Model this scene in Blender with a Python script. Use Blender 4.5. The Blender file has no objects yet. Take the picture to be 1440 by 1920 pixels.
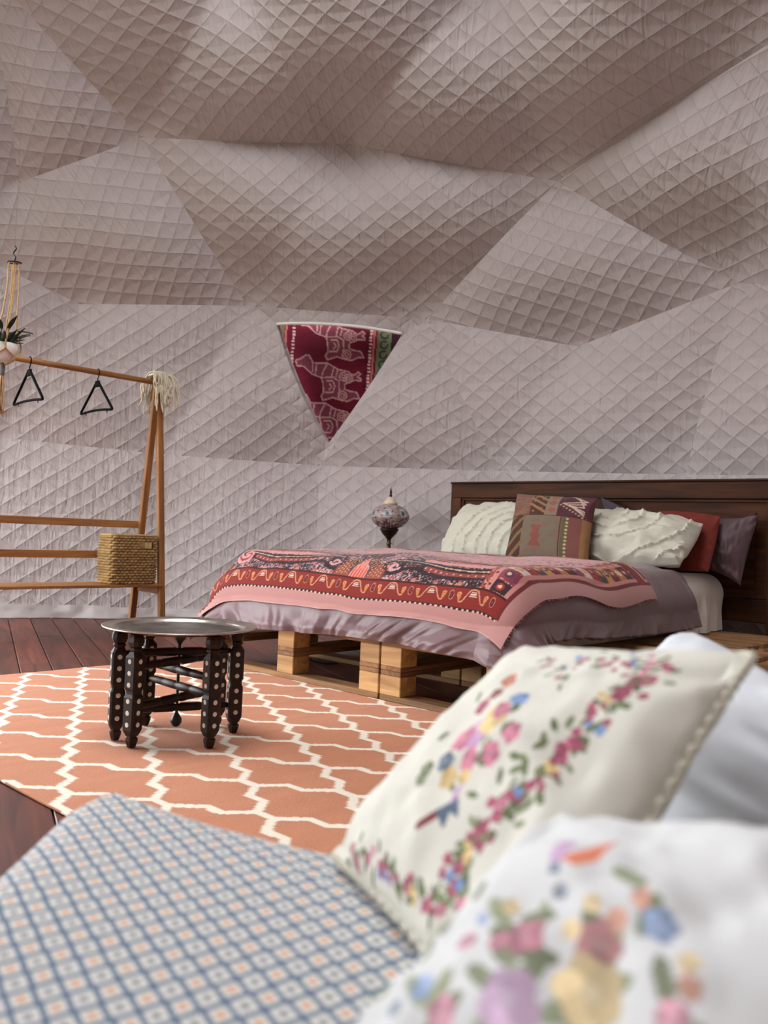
import bpy, bmesh, math, random
import numpy as np
from mathutils import Vector, Matrix

random.seed(7); RNG = np.random.default_rng(11)
SC = bpy.context.scene; COL = SC.collection
PI = math.pi

# ------------------------------------------------------------------ camera
F_PX, PITCH, ROLL, CAM_H = 1600.0, 0.0246, 0.0424, 0.682
cam = bpy.data.cameras.new('camera'); cam_ob = bpy.data.objects.new('camera', cam); COL.objects.link(cam_ob)
cam.sensor_fit = 'VERTICAL'; cam.sensor_height = 36.0; cam.sensor_width = 27.0
cam.lens = 36.0 * F_PX / 1920.0
cam.clip_start = 0.02; cam.clip_end = 200
cam.dof.use_dof = True; cam.dof.focus_distance = 3.4; cam.dof.aperture_fstop = 4.4
_r0 = Vector((1, 0, 0)); _u0 = Vector((0, -math.sin(PITCH), math.cos(PITCH))); _f0 = Vector((0, math.cos(PITCH), math.sin(PITCH)))
_rc = _r0 * math.cos(ROLL) + _u0 * math.sin(ROLL); _uc = _u0 * math.cos(ROLL) - _r0 * math.sin(ROLL)
cam_ob.matrix_world = Matrix(((_rc.x, _uc.x, -_f0.x, 0), (_rc.y, _uc.y, -_f0.y, 0), (_rc.z, _uc.z, -_f0.z, CAM_H), (0, 0, 0, 1)))
SC.camera = cam_ob

# ------------------------------------------------------------------ exposure, daylight
vs = SC.view_settings
vs.view_transform = 'Standard'; vs.look = 'None'; vs.gamma = 1.0; vs.use_curve_mapping = False
vs.exposure = 0.0
W = bpy.data.worlds.new('world'); SC.world = W; W.use_nodes = True
nt = W.node_tree; nt.nodes.clear()
_o = nt.nodes.new('ShaderNodeOutputWorld'); _b = nt.nodes.new('ShaderNodeBackground')
_tc = nt.nodes.new('ShaderNodeTexCoord'); _sx = nt.nodes.new('ShaderNodeSeparateXYZ'); _rp = nt.nodes.new('ShaderNodeValToRGB')
nt.links.new(_tc.outputs['Generated'], _sx.inputs[0]); 
_mr = nt.nodes.new('ShaderNodeMapRange'); _mr.inputs[1].default_value = -1; _mr.inputs[2].default_value = 1
nt.links.new(_sx.outputs['Z'], _mr.inputs[0]); nt.links.new(_mr.outputs[0], _rp.inputs[0])
_e = _rp.color_ramp.elements
_e[0].position = 0.47; _e[0].color = (0.16, 0.17, 0.13, 1)          # ground beyond the tent
_e[1].position = 0.53; _e[1].color = (0.92, 0.96, 1.0, 1)           # bright overcast sky
nt.links.new(_rp.outputs[0], _b.inputs[0]); nt.links.new(_b.outputs[0], _o.inputs[0])
_b.inputs[1].default_value = 11.0

# ------------------------------------------------------------------ pixel helpers (a pixel gives a direction only)
def ray(px, py):
    vx, vy = px - 720.0, py - 960.0
    X = vx * math.cos(ROLL) + vy * math.sin(ROLL); Y = -vx * math.sin(ROLL) + vy * math.cos(ROLL)
    return np.array([X, F_PX * math.cos(PITCH) + Y * math.sin(PITCH), F_PX * math.sin(PITCH) - Y * math.cos(PITCH)]) / F_PX
CAM = np.array([0, 0, CAM_H])
def at_z(px, py, z): r = ray(px, py); return CAM + r * (z - CAM_H) / r[2]
def at_y(px, py, y): r = ray(px, py); return CAM + r * y / r[1]
# bed frame: t along the foot edge, s from foot to headboard
BO = np.array([-0.075, 3.593]); BTH = 0.7438
BW = np.array([math.cos(BTH), -math.sin(BTH)]); BU = np.array([math.sin(BTH), math.cos(BTH)])
def bed(t, s, z): q = BO + t * BW + s * BU; return np.array([q[0], q[1], z])
def at_s(px, py, s):
    r = ray(px, py); k = (BO @ BU + s - CAM[:2] @ BU) / (r[:2] @ BU); return CAM + r * k

# ------------------------------------------------------------------ colour, mesh helpers
def lin(c):
    c = np.asarray(c, float) / 255.0
    return np.where(c <= 0.04045, c / 12.92, ((c + 0.055) / 1.055) ** 2.4)
def rgb(*c): v = lin(c); return (float(v[0]), float(v[1]), float(v[2]), 1.0)
ORG = {}; WM = {}
def tag(o, label=None, cat=None, group=None, kind=None):
    if label: o['label'] = label
    if cat: o['category'] = cat
    if group: o['group'] = group
    if kind: o['kind'] = kind
    return o
def empty(name, loc, label=None, cat=None, group=None, kind=None):
    o = bpy.data.objects.new(name, None); COL.objects.link(o); o.location = loc; o.empty_display_size = .05
    ORG[o] = np.array(loc, float); WM[o] = Matrix.Translation(Vector(loc)); return tag(o, label, cat, group, kind)
def make_mesh(name, V, F, smooth=True):
    V = np.asarray(V, np.float32); me = bpy.data.meshes.new(name)
    if isinstance(F, np.ndarray):
        n, k = F.shape
        me.vertices.add(len(V)); me.vertices.foreach_set('co', V.ravel())
        me.loops.add(n * k); me.loops.foreach_set('vertex_index', F.astype(np.int32).ravel())
        me.polygons.add(n); me.polygons.foreach_set('loop_start', (np.arange(n) * k).astype(np.int32))
        me.update(calc_edges=True)
    else:
        me.from_pydata(V.tolist(), [], F); me.update()
    if smooth: me.polygons.foreach_set('use_smooth', np.ones(len(me.polygons), bool))
    me.validate(); return me
def obj(name, V, F, mat, parent=None, base=None, smooth=True, cols=None, uv=None, **tags):
    """mesh from world coordinates; base = origin of a top-level thing"""
    V = np.asarray(V, float)
    if parent is not None: org = ORG[parent]
    elif base is not None: org = np.asarray(base, float)
    else: org = np.array([V[:, 0].mean(), V[:, 1].mean(), V[:, 2].min()])
    me = make_mesh(name, V - org, F, smooth)
    if cols is not None:
        a = me.attributes.new('Col', 'FLOAT_COLOR', 'POINT')
        c = np.ones((len(V), 4), np.float32); c[:, :3] = cols; a.data.foreach_set('color', c.ravel())
    if uv is not None:
        l = me.uv_layers.new(name='UVMap'); vi = np.zeros(len(me.loops), np.int32); me.loops.foreach_get('vertex_index', vi)
        l.data.foreach_set('uv', np.asarray(uv, np.float32)[vi].ravel())
    if mat: me.materials.append(mat)
    o = bpy.data.objects.new(name, me); COL.objects.link(o)
    WM[o] = Matrix.Translation(Vector(org))
    if parent is not None: o.parent = parent; o.matrix_local = WM[parent].inverted() @ WM[o]
    else: o.location = org
    ORG[o] = org
    return tag(o, **tags)
def link_mesh(name, me, parent, M4):
    """part that shares mesh data; M4 is its transform in the frame of the world"""
    o = bpy.data.objects.new(name, me); COL.objects.link(o); o.parent = parent
    o.matrix_local = WM[parent].inverted() @ M4; WM[o] = M4.copy()
    ORG[o] = ORG[parent]; return o
def grid_faces(nu, nv, off=0, wrap_u=False):
    i = np.arange(nu - (0 if wrap_u else 1)); j = np.arange(nv - 1)
    I, J = np.meshgrid(i, j, indexing='ij'); I2 = (I + 1) % nu
    return (np.stack([I * nv + J, I2 * nv + J, I2 * nv + J + 1, I * nv + J + 1], -1).reshape(-1, 4) + off)
def join(*VF):
    Vs, Fs, n = [], [], 0
    for V, F in VF:
        V = np.asarray(V, float); Vs.append(V); Fs += [[i + n for i in f] for f in (F.tolist() if isinstance(F, np.ndarray) else F)]; n += len(V)
    return np.concatenate(Vs), Fs
def box(c, half, ax=(1, 0, 0), ay=(0, 1, 0), az=(0, 0, 1), bev=0.0):
    """bevelled box: centre, half sizes, axes"""
    ax, ay, az = [np.asarray(a, float) for a in (ax, ay, az)]; h = np.asarray(half, float)
    b = min(bev, h.min() * .45)
    if b <= 0:
        L = np.array([[x, y, z] for x in (-1, 1) for y in (-1, 1) for z in (-1, 1)], float) * h
        F = [[0, 1, 3, 2], [4, 6, 7, 5], [0, 4, 5, 1], [2, 3, 7, 6], [0, 2, 6, 4], [1, 5, 7, 3]]
    else:
        L = []; idx = {}
        for sx in (-1, 1):
            for sy in (-1, 1):
                for sz in (-1, 1):
                    s = np.array([sx, sy, sz])
                    for a in range(3):
                        p = s * (h - b); p[a] = s[a] * h[a]; idx[(sx, sy, sz, a)] = len(L); L.append(p)
        L = np.array(L); F = []
        g = lambda s, a: idx[(s[0], s[1], s[2], a)]
        for a in range(3):
            o1, o2 = (a + 1) % 3, (a + 2) % 3
            for sg in (-1, 1):
                q = []
                for p, r in ((-1, -1), (1, -1), (1, 1), (-1, 1)):
                    s = [0, 0, 0]; s[a] = sg; s[o1] = p; s[o2] = r; q.append(g(s, a))
                F.append(q if sg > 0 else q[::-1])
            for p in (-1, 1):
                for r in (-1, 1):
                    s0 = [0, 0, 0]; s1 = [0, 0, 0]; s0[a] = -1; s1[a] = 1
                    for s in (s0, s1): s[o1] = p; s[o2] = r
                    q = [g(s0, o1), g(s1, o1), g(s1, o2), g(s0, o2)]
                    F.append(q if p * r > 0 else q[::-1])
        for sx in (-1, 1):
            for sy in (-1, 1):
                for sz in (-1, 1):
                    q = [idx[(sx, sy, sz, a)] for a in range(3)]; F.append(q if sx * sy * sz > 0 else q[::-1])
    return np.asarray(c, float) + L[:, :1] * ax + L[:, 1:2] * ay + L[:, 2:3] * az, F
def beam(p0, p1, w, h, up=(0, 0, 1), bev=0.003):
    """board from p0 to p1, width w sideways, height h along up"""
    p0, p1 = np.asarray(p0, float), np.asarray(p1, float); d = p1 - p0; L = np.linalg.norm(d); d /= L
    up = np.asarray(up, float); sd = np.cross(up, d); sd /= np.linalg.norm(sd); u = np.cross(d, sd)
    return box((p0 + p1) / 2, (L / 2, w / 2, h / 2), d, sd, u, bev)
def tube(path, r, n=8, closed=False):
    P = np.asarray(path, float); m = len(P); r = np.broadcast_to(np.asarray(r, float), (m,))
    T = np.gradient(P, axis=0) if not closed else np.roll(P, -1, 0) - np.roll(P, 1, 0)
    T /= np.linalg.norm(T, axis=1)[:, None] + 1e-12
    a = np.array([0, 0, 1.0]) if abs(T[0][2]) < .9 else np.array([1.0, 0, 0])
    N = np.cross(T[0], a); N /= np.linalg.norm(N); V = []
    ang = np.arange(n) * 2 * PI / n
    for i in range(m):
        N = N - T[i] * (N @ T[i]); N /= np.linalg.norm(N) + 1e-12; B = np.cross(T[i], N)
        V.append(P[i] + r[i] * (np.cos(ang)[:, None] * N + np.sin(ang)[:, None] * B))
    V = np.concatenate(V); F = []
    for i in range(m if closed else m - 1):
        k = ((i + 1) % m) * n
        for j in range(n): F.append([i * n + j, i * n + (j + 1) % n, k + (j + 1) % n, k + j])
    if not closed:
        F.append(list(range(n))[::-1]); F.append([(m - 1) * n + j for j in range(n)])
    return V, F
def lathe(prof, c, n=32, cap=True):
    c = np.asarray(c, float); V = []; F = []; m = len(prof); ang = np.arange(n) * 2 * PI / n
    for r, z in prof: V.append(np.stack([c[0] + r * np.cos(ang), c[1] + r * np.sin(ang), np.full(n, c[2] + z)], 1))
    for i in range(m - 1):
        for j in range(n): F.append([i * n + j, i * n + (j + 1) % n, (i + 1) * n + (j + 1) % n, (i + 1) * n + j])
    if cap:
        F.append(list(range(n))[::-1]); F.append([(m - 1) * n + j for j in range(n)])
    return np.concatenate(V), F
def smooth_path(P, n=8):
    """Catmull-Rom through points"""
    P = np.asarray(P, float); Q = np.vstack([2 * P[0] - P[1], P, 2 * P[-1] - P[-2]]); out = []
    for i in range(1, len(Q) - 2):
        t = np.linspace(0, 1, n, endpoint=False)[:, None]
        out.append(.5 * (2 * Q[i] + (Q[i + 1] - Q[i - 1]) * t + (2 * Q[i - 1] - 5 * Q[i] + 4 * Q[i + 1] - Q[i + 2]) * t ** 2 + (3 * Q[i] - Q[i - 1] - 3 * Q[i + 1] + Q[i + 2]) * t ** 3))
    return np.vstack(out + [P[-1:]])
def vnoise(x, y, seed=0):
    """smooth value noise in -1..1"""
    r = np.random.default_rng(seed).random((64, 64)) * 2 - 1
    xi = np.floor(x).astype(int); yi = np.floor(y).astype(int); fx = x - xi; fy = y - yi
    fx = fx * fx * (3 - 2 * fx); fy = fy * fy * (3 - 2 * fy)
    g = lambda a, b: r[a % 64, b % 64]
    return (g(xi, yi) * (1 - fx) + g(xi + 1, yi) * fx) * (1 - fy) + (g(xi, yi + 1) * (1 - fx) + g(xi + 1, yi + 1) * fx) * fy
def seg_dist(x, y, pts):
    """distance of each point to a polyline"""
    pts = np.asarray(pts, float); d = np.full(x.shape, 1e9)
    for (x0, y0), (x1, y1) in zip(pts[:-1], pts[1:]):
        dx, dy = x1 - x0, y1 - y0; L = dx * dx + dy * dy + 1e-12
        t = np.clip(((x - x0) * dx + (y - y0) * dy) / L, 0, 1)
        d = np.minimum(d, np.hypot(x - x0 - t * dx, y - y0 - t * dy))
    return d
def paint_line(C, x, y, pts, w, col, soft=0.0):
    pts = np.asarray(pts, float); m = (x > pts[:, 0].min() - w) & (x < pts[:, 0].max() + w) & (y > pts[:, 1].min() - w) & (y < pts[:, 1].max() + w)
    if not m.any(): return
    i = np.where(m)[0]; d = seg_dist(x[i], y[i], pts); C[i[d < w]] = lin(col)
def inside(x, y, pts):
    pts = np.asarray(pts, float); c = np.zeros(x.shape, bool); j = len(pts) - 1
    for i in range(len(pts)):
        xi, yi = pts[i]; xj, yj = pts[j]
        if abs(yj - yi) > 1e-12: c ^= ((yi > y) != (yj > y)) & (x < (xj - xi) * (y - yi) / (yj - yi) + xi)
        j = i
    return c
def paint_poly(C, x, y, pts, col):
    pts = np.asarray(pts, float); m = (x > pts[:, 0].min()) & (x < pts[:, 0].max()) & (y > pts[:, 1].min()) & (y < pts[:, 1].max())
    i = np.where(m)[0]
    if len(i): C[i[inside(x[i], y[i], pts)]] = lin(col)
def paint_disc(C, x, y, cx, cy, r, col, ry=None, rot=0.0):
    ry = ry or r; R_ = max(r, ry); m = (abs(x - cx) < R_) & (abs(y - cy) < R_); i = np.where(m)[0]
    if not len(i): return
    dx, dy = x[i] - cx, y[i] - cy; a = dx * math.cos(rot) + dy * math.sin(rot); b = -dx * math.sin(rot) + dy * math.cos(rot)
    C[i[(a / r) ** 2 + (b / ry) ** 2 < 1]] = lin(col)

# ------------------------------------------------------------------ materials
def mat_new(name):
    m = bpy.data.materials.new(name); m.use_nodes = True; nt = m.node_tree
    return m, nt, nt.nodes['Principled BSDF']
def N(nt, kind, **kw):
    n = nt.nodes.new('ShaderNode' + kind)
    for k, v in kw.items(): setattr(n, k, v)
    return n
def L(nt, a, b): nt.links.new(a, b)
def math_n(nt, op, a, b=None, c=None):
    n = N(nt, 'Math', operation=op)
    for i, v in enumerate((a, b, c)):
        if v is None: continue
        if isinstance(v, (int, float)): n.inputs[i].default_value = v
        else: L(nt, v, n.inputs[i])
    return n.outputs[0]
def plain(name, col, rough=.7, metal=0.0, var=0.0, scale=8.0, bump=0.0, bscale=60.0, bdist=.004, sheen=0.0, spec=None, stretch=(1, 1, 1)):
    m, nt, b = mat_new(name); b.inputs['Base Color'].default_value = rgb(*col); b.inputs['Roughness'].default_value = rough
    b.inputs['Metallic'].default_value = metal
    if spec is not None: b.inputs['Specular IOR Level'].default_value = spec
    if sheen: b.inputs['Sheen Weight'].default_value = sheen
    if var or bump:
        tc = N(nt, 'TexCoord'); mp = N(nt, 'Mapping'); mp.inputs['Scale'].default_value = stretch; L(nt, tc.outputs['Object'], mp.inputs[0])
    if var:
        no = N(nt, 'TexNoise'); no.inputs['Scale'].default_value = scale; no.inputs['Detail'].default_value = 5; L(nt, mp.outputs[0], no.inputs[0])
        r = N(nt, 'ValToRGB'); v = lin(col); e = r.color_ramp.elements
        e[0].position = .3; e[1].position = .7; e[0].color = (*[float(k) for k in v * (1 - var)], 1); e[1].color = (*[min(1, float(k)) for k in v * (1 + var)], 1)
        L(nt, no.outputs[0], r.inputs[0]); L(nt, r.outputs[0], b.inputs['Base Color'])
    if bump:
        nb = N(nt, 'TexNoise'); nb.inputs['Scale'].default_value = bscale; nb.inputs['Detail'].default_value = 4; L(nt, mp.outputs[0], nb.inputs[0])
        bm = N(nt, 'Bump'); bm.inputs['Strength'].default_value = bump; bm.inputs['Distance'].default_value = bdist
        L(nt, nb.outputs[0], bm.inputs['Height']); L(nt, bm.outputs[0], b.inputs['Normal'])
    return m
def wood(name, c0, c1, rough=.5, axis=0, scale=1.0, rnd=.25, knots=True, bump=.15, fine=1.0):
    """grain stretched along a local axis, tone shifted per object"""
    m, nt, b = mat_new(name); tc = N(nt, 'TexCoord'); mp = N(nt, 'Mapping')
    s = [14 * scale] * 3; s[axis] = 1.2 * scale; mp.inputs['Scale'].default_value = s
    oi = N(nt, 'ObjectInfo'); cmb = N(nt, 'CombineXYZ')
    for i in range(3): L(nt, math_n(nt, 'MULTIPLY', oi.outputs['Random'], 13.7 + 5 * i), cmb.inputs[i])
    L(nt, cmb.outputs[0], mp.inputs['Location']); L(nt, tc.outputs['Object'], mp.inputs[0])
    no = N(nt, 'TexNoise'); no.inputs['Scale'].default_value = 1.6 * fine; no.inputs['Detail'].default_value = 6; no.inputs['Distortion'].default_value = 1.2
    L(nt, mp.outputs[0], no.inputs[0])
    r = N(nt, 'ValToRGB'); e = r.color_ramp.elements; e[0].position = .32; e[1].position = .68; e[0].color = rgb(*c0); e[1].color = rgb(*c1)
    L(nt, no.outputs[0], r.inputs[0])
    hs = N(nt, 'HueSaturation'); L(nt, r.outputs[0], hs.inputs['Color'])
    L(nt, math_n(nt, 'MULTIPLY_ADD', oi.outputs['Random'], 2 * rnd, 1 - rnd), hs.inputs['Value'])
    L(nt, hs.outputs[0], b.inputs['Base Color']); b.inputs['Roughness'].default_value = rough
    bm = N(nt, 'Bump'); bm.inputs['Strength'].default_value = bump; bm.inputs['Distance'].default_value = .003
    L(nt, no.outputs[0], bm.inputs['Height']); L(nt, bm.outputs[0], b.inputs['Normal'])
    return m
def vcol(name, rough=.85, wscale=900.0, bump=.25, bdist=.0015, sheen=.0, var=.12, spec=.2):
    """painted pattern from the mesh colours plus a fine weave"""
    m, nt, b = mat_new(name); at = N(nt, 'Attribute', attribute_name='Col'); tc = N(nt, 'TexCoord')
    no = N(nt, 'TexNoise'); no.inputs['Scale'].default_value = wscale; no.inputs['Detail'].default_value = 2; L(nt, tc.outputs['Object'], no.inputs[0])
    hs = N(nt, 'HueSaturation'); L(nt, at.outputs['Color'], hs.inputs['Color'])
    L(nt, math_n(nt, 'MULTIPLY_ADD', no.outputs[0], 2 * var, 1 - var), hs.inputs['Value'])
    L(nt, hs.outputs[0], b.inputs['Base Color']); b.inputs['Roughness'].default_value = rough; b.inputs['Specular IOR Level'].default_value = spec
    if sheen: b.inputs['Sheen Weight'].default_value = sheen
    bm = N(nt, 'Bump'); bm.inputs['Strength'].default_value = bump; bm.inputs['Distance'].default_value = bdist
    L(nt, no.outputs[0], bm.inputs['Height']); L(nt, bm.outputs[0], b.inputs['Normal'])
    return m
# ================================================================== the tent: quilted lining on a geodesic frame
DC = np.array([-0.92, 2.42]); DR = 3.8; ZC = 1.15
def on_dome(px, py):
    r = ray(px, py); o = CAM - np.array([DC[0], DC[1], ZC]); a = r @ r; b = 2 * r @ o; k = o @ o - DR * DR
    return CAM + r * (-b + math.sqrt(b * b - 4 * a * k)) / (2 * a)
def sph(az, el):
    a, e = math.radians(az), math.radians(el)
    return np.array([DC[0] + DR * math.cos(e) * math.cos(a), DC[1] + DR * math.cos(e) * math.sin(a), ZC + DR * math.sin(e)])
def quilt_mat(name, col, sx=.168, sy=.122, dist=.0095):
    m, nt, b = mat_new(name); uv = N(nt, 'UVMap', uv_map='UVMap'); sp = N(nt, 'SeparateXYZ')
    nz = N(nt, 'TexNoise'); nz.inputs['Scale'].default_value = 2.2; nz.inputs['Detail'].default_value = 1; L(nt, uv.outputs[0], nz.inputs[0])
    vm = N(nt, 'VectorMath', operation='MULTIPLY_ADD'); L(nt, nz.outputs['Color'], vm.inputs[0]); vm.inputs[1].default_value = (.05, .05, 0); L(nt, uv.outputs[0], vm.inputs[2])
    L(nt, vm.outputs[0], sp.inputs[0])
    u = math_n(nt, 'DIVIDE', sp.outputs['X'], sx); v = math_n(nt, 'DIVIDE', sp.outputs['Y'], sy)
    pa = math_n(nt, 'PINGPONG', math_n(nt, 'ADD', u, v), .5); pb = math_n(nt, 'PINGPONG', math_n(nt, 'SUBTRACT', u, v), .5)
    mn = math_n(nt, 'SMOOTH_MIN', pa, pb, .16)
    puff = math_n(nt, 'POWER', math_n(nt, 'MAXIMUM', math_n(nt, 'MULTIPLY', mn, 2.0), .0001), .55)
    # small drag wrinkles that run out from the stitching
    mp = N(nt, 'Mapping'); mp.inputs['Scale'].default_value = (34, 7, 1); mp.inputs['Rotation'].default_value = (0, 0, .5); L(nt, uv.outputs[0], mp.inputs[0])
    wr = N(nt, 'TexNoise'); wr.inputs['Scale'].default_value = 1.0; wr.inputs['Detail'].default_value = 2; wr.inputs['Distortion'].default_value = .8; L(nt, mp.outputs[0], wr.inputs[0])
    h = math_n(nt, 'MULTIPLY_ADD', wr.outputs[0], .95, puff)
    bm = N(nt, 'Bump'); bm.inputs['Strength'].default_value = 1.0; bm.inputs['Distance'].default_value = dist
    L(nt, h, bm.inputs['Height']); L(nt, bm.outputs[0], b.inputs['Normal'])
    b.inputs['Base Color'].default_value = rgb(*col); b.inputs['Roughness'].default_value = .62; b.inputs['Specular IOR Level'].default_value = .35
    b.inputs['Sheen Weight'].default_value = .1
    return m
M_QUILT = quilt_mat('quilted_lining', (178, 167, 164))
M_LINING = plain('plain_lining', (176, 166, 163), .6, bump=.3, bscale=25, bdist=.01)
HUB = {}
for k, p in dict(B0=(0, 820), B1=(305, 852), B2=(600, 873), B3=(935, 883), B4=(1285, 890), Bx=(-290, 790), By=(1640, 892),
                 V8=(150, 570), V3=(463, 573), V5=(800, 598), V6=(1085, 650), V7=(1385, 530), W1=(-140, 435), W3=(1700, 560),
                 V4=(35, 342), V1=(265, 258), M=(660, 270), V2=(1045, 340), TR=(1510, 38),
                 TL=(-20, -55), Ta=(435, -80), Tb=(930, -75)).items(): HUB[k] = on_dome(*p)
def azel(p):
    d = p - np.array([DC[0], DC[1], ZC]); return math.degrees(math.atan2(d[1], d[0])) % 360, math.degrees(math.asin(d[2] / DR))
def fill(prefix, step, el, lo, hi, jig=0):
    """evenly spaced hubs from azimuth hi round the back to lo+360"""
    n = max(1, round((lo + 360 - hi) / step)); st = (lo + 360 - hi) / n
    for i in range(1, n): HUB['%s%d' % (prefix, i)] = sph(hi + st * i, el + (jig if i % 2 else -jig))
a_of = lambda k: (azel(HUB[k])[0] + 90) % 360 - 90
fill('b', 20, 0.6, a_of('By'), a_of('Bx')); fill('r', 20, 18, a_of('W3'), a_of('W1'), 1.5)
fill('q', 26, 35, a_of('TR'), a_of('V4') + 4, 2); fill('p', 36, 54, a_of('Tb') - 6, a_of('TL'))
HUB['p_r'] = sph(a_of('TR') + 2, 56)
for i in range(5): HUB['top%d' % i] = sph(90 + 72 * i, 69)
names = list(HUB); PTS = np.array([HUB[k] for k in names])
_bm = bmesh.new()
for p in PTS: _bm.verts.new(p)
_bm.verts.ensure_lookup_table(); _bm.verts.index_update()
bmesh.ops.convex_hull(_bm, input=list(_bm.verts)); _bm.verts.index_update()
TRI = []
for f in _bm.faces:
    t = [v.index for v in f.verts]
    for i in range(1, len(t) - 1): TRI.append((t[0], t[i], t[i + 1]))
_bm.free()
isb = lambda i: names[i][0] in 'Bb'
TRI = [t for t in TRI if not all(isb(i) for i in t)]
OPEN, SKY, KEEP = [], [], []
for t in TRI:
    c = PTS[list(t)].mean(0); az, el = azel(c)
    nm = {names[i] for i in t}
    if all(n.startswith('top') for n in nm): SKY.append(t)
    elif 131 < az < 196 and el < 19: OPEN.append(t)
    else: KEEP.append(t)
soft = {frozenset(e.split()): s for e, s in {'M V3': 0, 'M V5': 0, 'V2 V6': 0, 'V6 B3': 0, 'V6 B4': 0, 'V8 V1': 0, 'V8 V4': 0, 'V8 B0': 0, 'V8 B1': 0, 'V1 V8': 0,
        'V1 Ta': .25, 'V2 Tb': .3, 'M Ta': .0, 'M Tb': .15, 'Ta Tb': 0, 'TL Ta': 0, 'Tb TR': 0, 'V3 B1': .5, 'V5 V6': .9, 'V6 V7': .9, 'W1 V4': .0, 'V7 TR': .0, 'V1 V3': .75, 'V2 V7': .75, 'V5 B3': .6, 'V3 B2': .35, 'V5 B2': .35,
        'V7 B4': .7}.items()}
EDGE = {}
for t in TRI:
    for i in range(3):
        e = frozenset((t[i], t[(i + 1) % 3])); EDGE[e] = 1.0 if all(isb(k) for k in e) else soft.get(frozenset(names[k] for k in e), .85)
EA, EB, ES = [], [], []
for e, s in EDGE.items():
    if s > 0: i, j = tuple(e); EA.append(PTS[i]); EB.append(PTS[j]); ES.append(s)
EA, EB, ES = map(np.array, (EA, EB, ES))
DCEN = np.array([DC[0], DC[1], ZC + .2])
def bulge(P, k=.27):
    P = np.asarray(P, float); f = np.ones(len(P)); e_ = np.clip((P[:, 2] - 1.7) / 1.0, 0, 1); lft = np.clip((-.9 - P[:, 0]) / .8, 0, 1) * np.clip((P[:, 1] - 3) / 1.5, 0, 1); amp = (.24 - .12 * lft) + .26 * e_ * e_ * (3 - 2 * e_)
    for A, B, s in zip(EA, EB, ES):
        d = B - A; t = np.clip(((P - A) @ d) / (d @ d), 0, 1); D = np.linalg.norm(P - A - t[:, None] * d, axis=1)
        m = D < 1.6; f[m] *= 1 - s * np.exp(-D[m] / k)
    n = DCEN - P; n /= np.linalg.norm(n, axis=1)[:, None]
    return P + n * (amp * f)[:, None]
# panels = triangles that no strong seam separates
par = {t: t for t in KEEP}
def find(t):
    while par[t] != t: t = par[t]
    return t
by_edge = {}
for t in KEEP:
    for i in range(3): by_edge.setdefault(frozenset((t[i], t[(i + 1) % 3])), []).append(t)
for e, ts in by_edge.items():
    if EDGE[e] < .55 and len(ts) == 2: par[find(ts[0])] = find(ts[1])
comp = {}
for t in KEEP: comp.setdefault(find(t), []).append(t)
ceiling = empty('ceiling', (DC[0], DC[1], 0), 'pale quilted fabric lining of the dome, puffed between its frame seams', None, None, 'structure')
def frame_of(c):
    n = c - DCEN; n /= np.linalg.norm(n); e1 = np.cross((0, 0, 1), n); e1 /= np.linalg.norm(e1); return e1, np.cross(n, e1)
def tri_grid(a, b, c, n):
    V = []; idx = {}
    for i in range(n + 1):
        for j in range(n + 1 - i): idx[i, j] = len(V); V.append(a + (b - a) * i / n + (c - a) * j / n)
    F = []
    for i in range(n):
        for j in range(n - i):
            F.append([idx[i, j], idx[i + 1, j], idx[i, j + 1]])
            if i + j < n - 1: F.append([idx[i + 1, j], idx[i + 1, j + 1], idx[i, j + 1]])
    return np.array(V), np.array(F)
def weld(V, F):
    key = np.round(V, 4); _, ix, inv = np.unique(key, axis=0, return_index=True, return_inverse=True)
    return V[ix], inv.reshape(-1)[F]
ROT = {'TL': .75, 'V7': -.35}
WIN_T = None
for root, ts in comp.items():
    nm = {names[i] for t in ts for i in t}
    cen = np.mean([PTS[list(t)].mean(0) for t in ts], axis=0)
    vis = cen[1] > 1.0
    Vs, Fs, n0 = [], [], 0
    for t in ts:
        if {names[i] for i in t} == {'V3', 'V5', 'B2'}: WIN_T = t; continue
        V, F = tri_grid(*PTS[list(t)], 34 if vis else 10); Vs.append(V); Fs.append(F + n0); n0 += len(V)
    if not Vs: continue
    V, F = weld(np.concatenate(Vs), np.concatenate(Fs))
    e1, e2 = frame_of(cen); d = V - cen; a = d @ e1; b = d @ e2
    r = 0.0
    if {'TL', 'V4', 'V1'} <= nm: r = .72
    elif {'V2', 'V7', 'TR'} <= nm: r = -.45
    elif {'V2', 'V5', 'V7'} <= nm: r = .22
    elif {'V1', 'V8'} <= nm: r = -.14
    uv = np.stack([a * math.cos(r) - b * math.sin(r), a * math.sin(r) + b * math.cos(r)], 1)
    obj('lining_panel', bulge(V), F, M_QUILT, ceiling, uv=uv)
if WIN_T is None: print('NOTE window triangle missing from hull')

# triangular window in the lining: a ring of quilt round the opening, its hem, and the blanket behind
O3 = [HUB['V3'], HUB['V5'], HUB['B2']]
I3 = [on_dome(521, 608), on_dome(756, 626), on_dome(617, 832)]
def ring_pts(T, n, bow=0.0):
    out = []; c = sum(T) / 3
    for i in range(3):
        a, b = T[i], T[(i + 1) % 3]
        for k in range(n):
            f = k / n; p = a + (b - a) * f; out.append(p + (p - c) * bow * math.sin(PI * f))
    return np.array(out)
nr, nk = 30, 14
RO, RI = ring_pts(O3, nr), ring_pts(I3, nr, .10)
cenw = sum(I3) / 3; inw = DCEN - cenw; inw /= np.linalg.norm(inw)
V = []
for k in range(nk + 1):
    f = k / nk; V.append(bulge(RO * (1 - f) + RI * f))
V.append(V[-1] - inw * .03 + (V[-1] - cenw) * .012); V.append(RI - inw * .12 + (RI - cenw) * .05)         # hem folded back to the outer skin
V = np.stack(V, 1).reshape(-1, 3)
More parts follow.
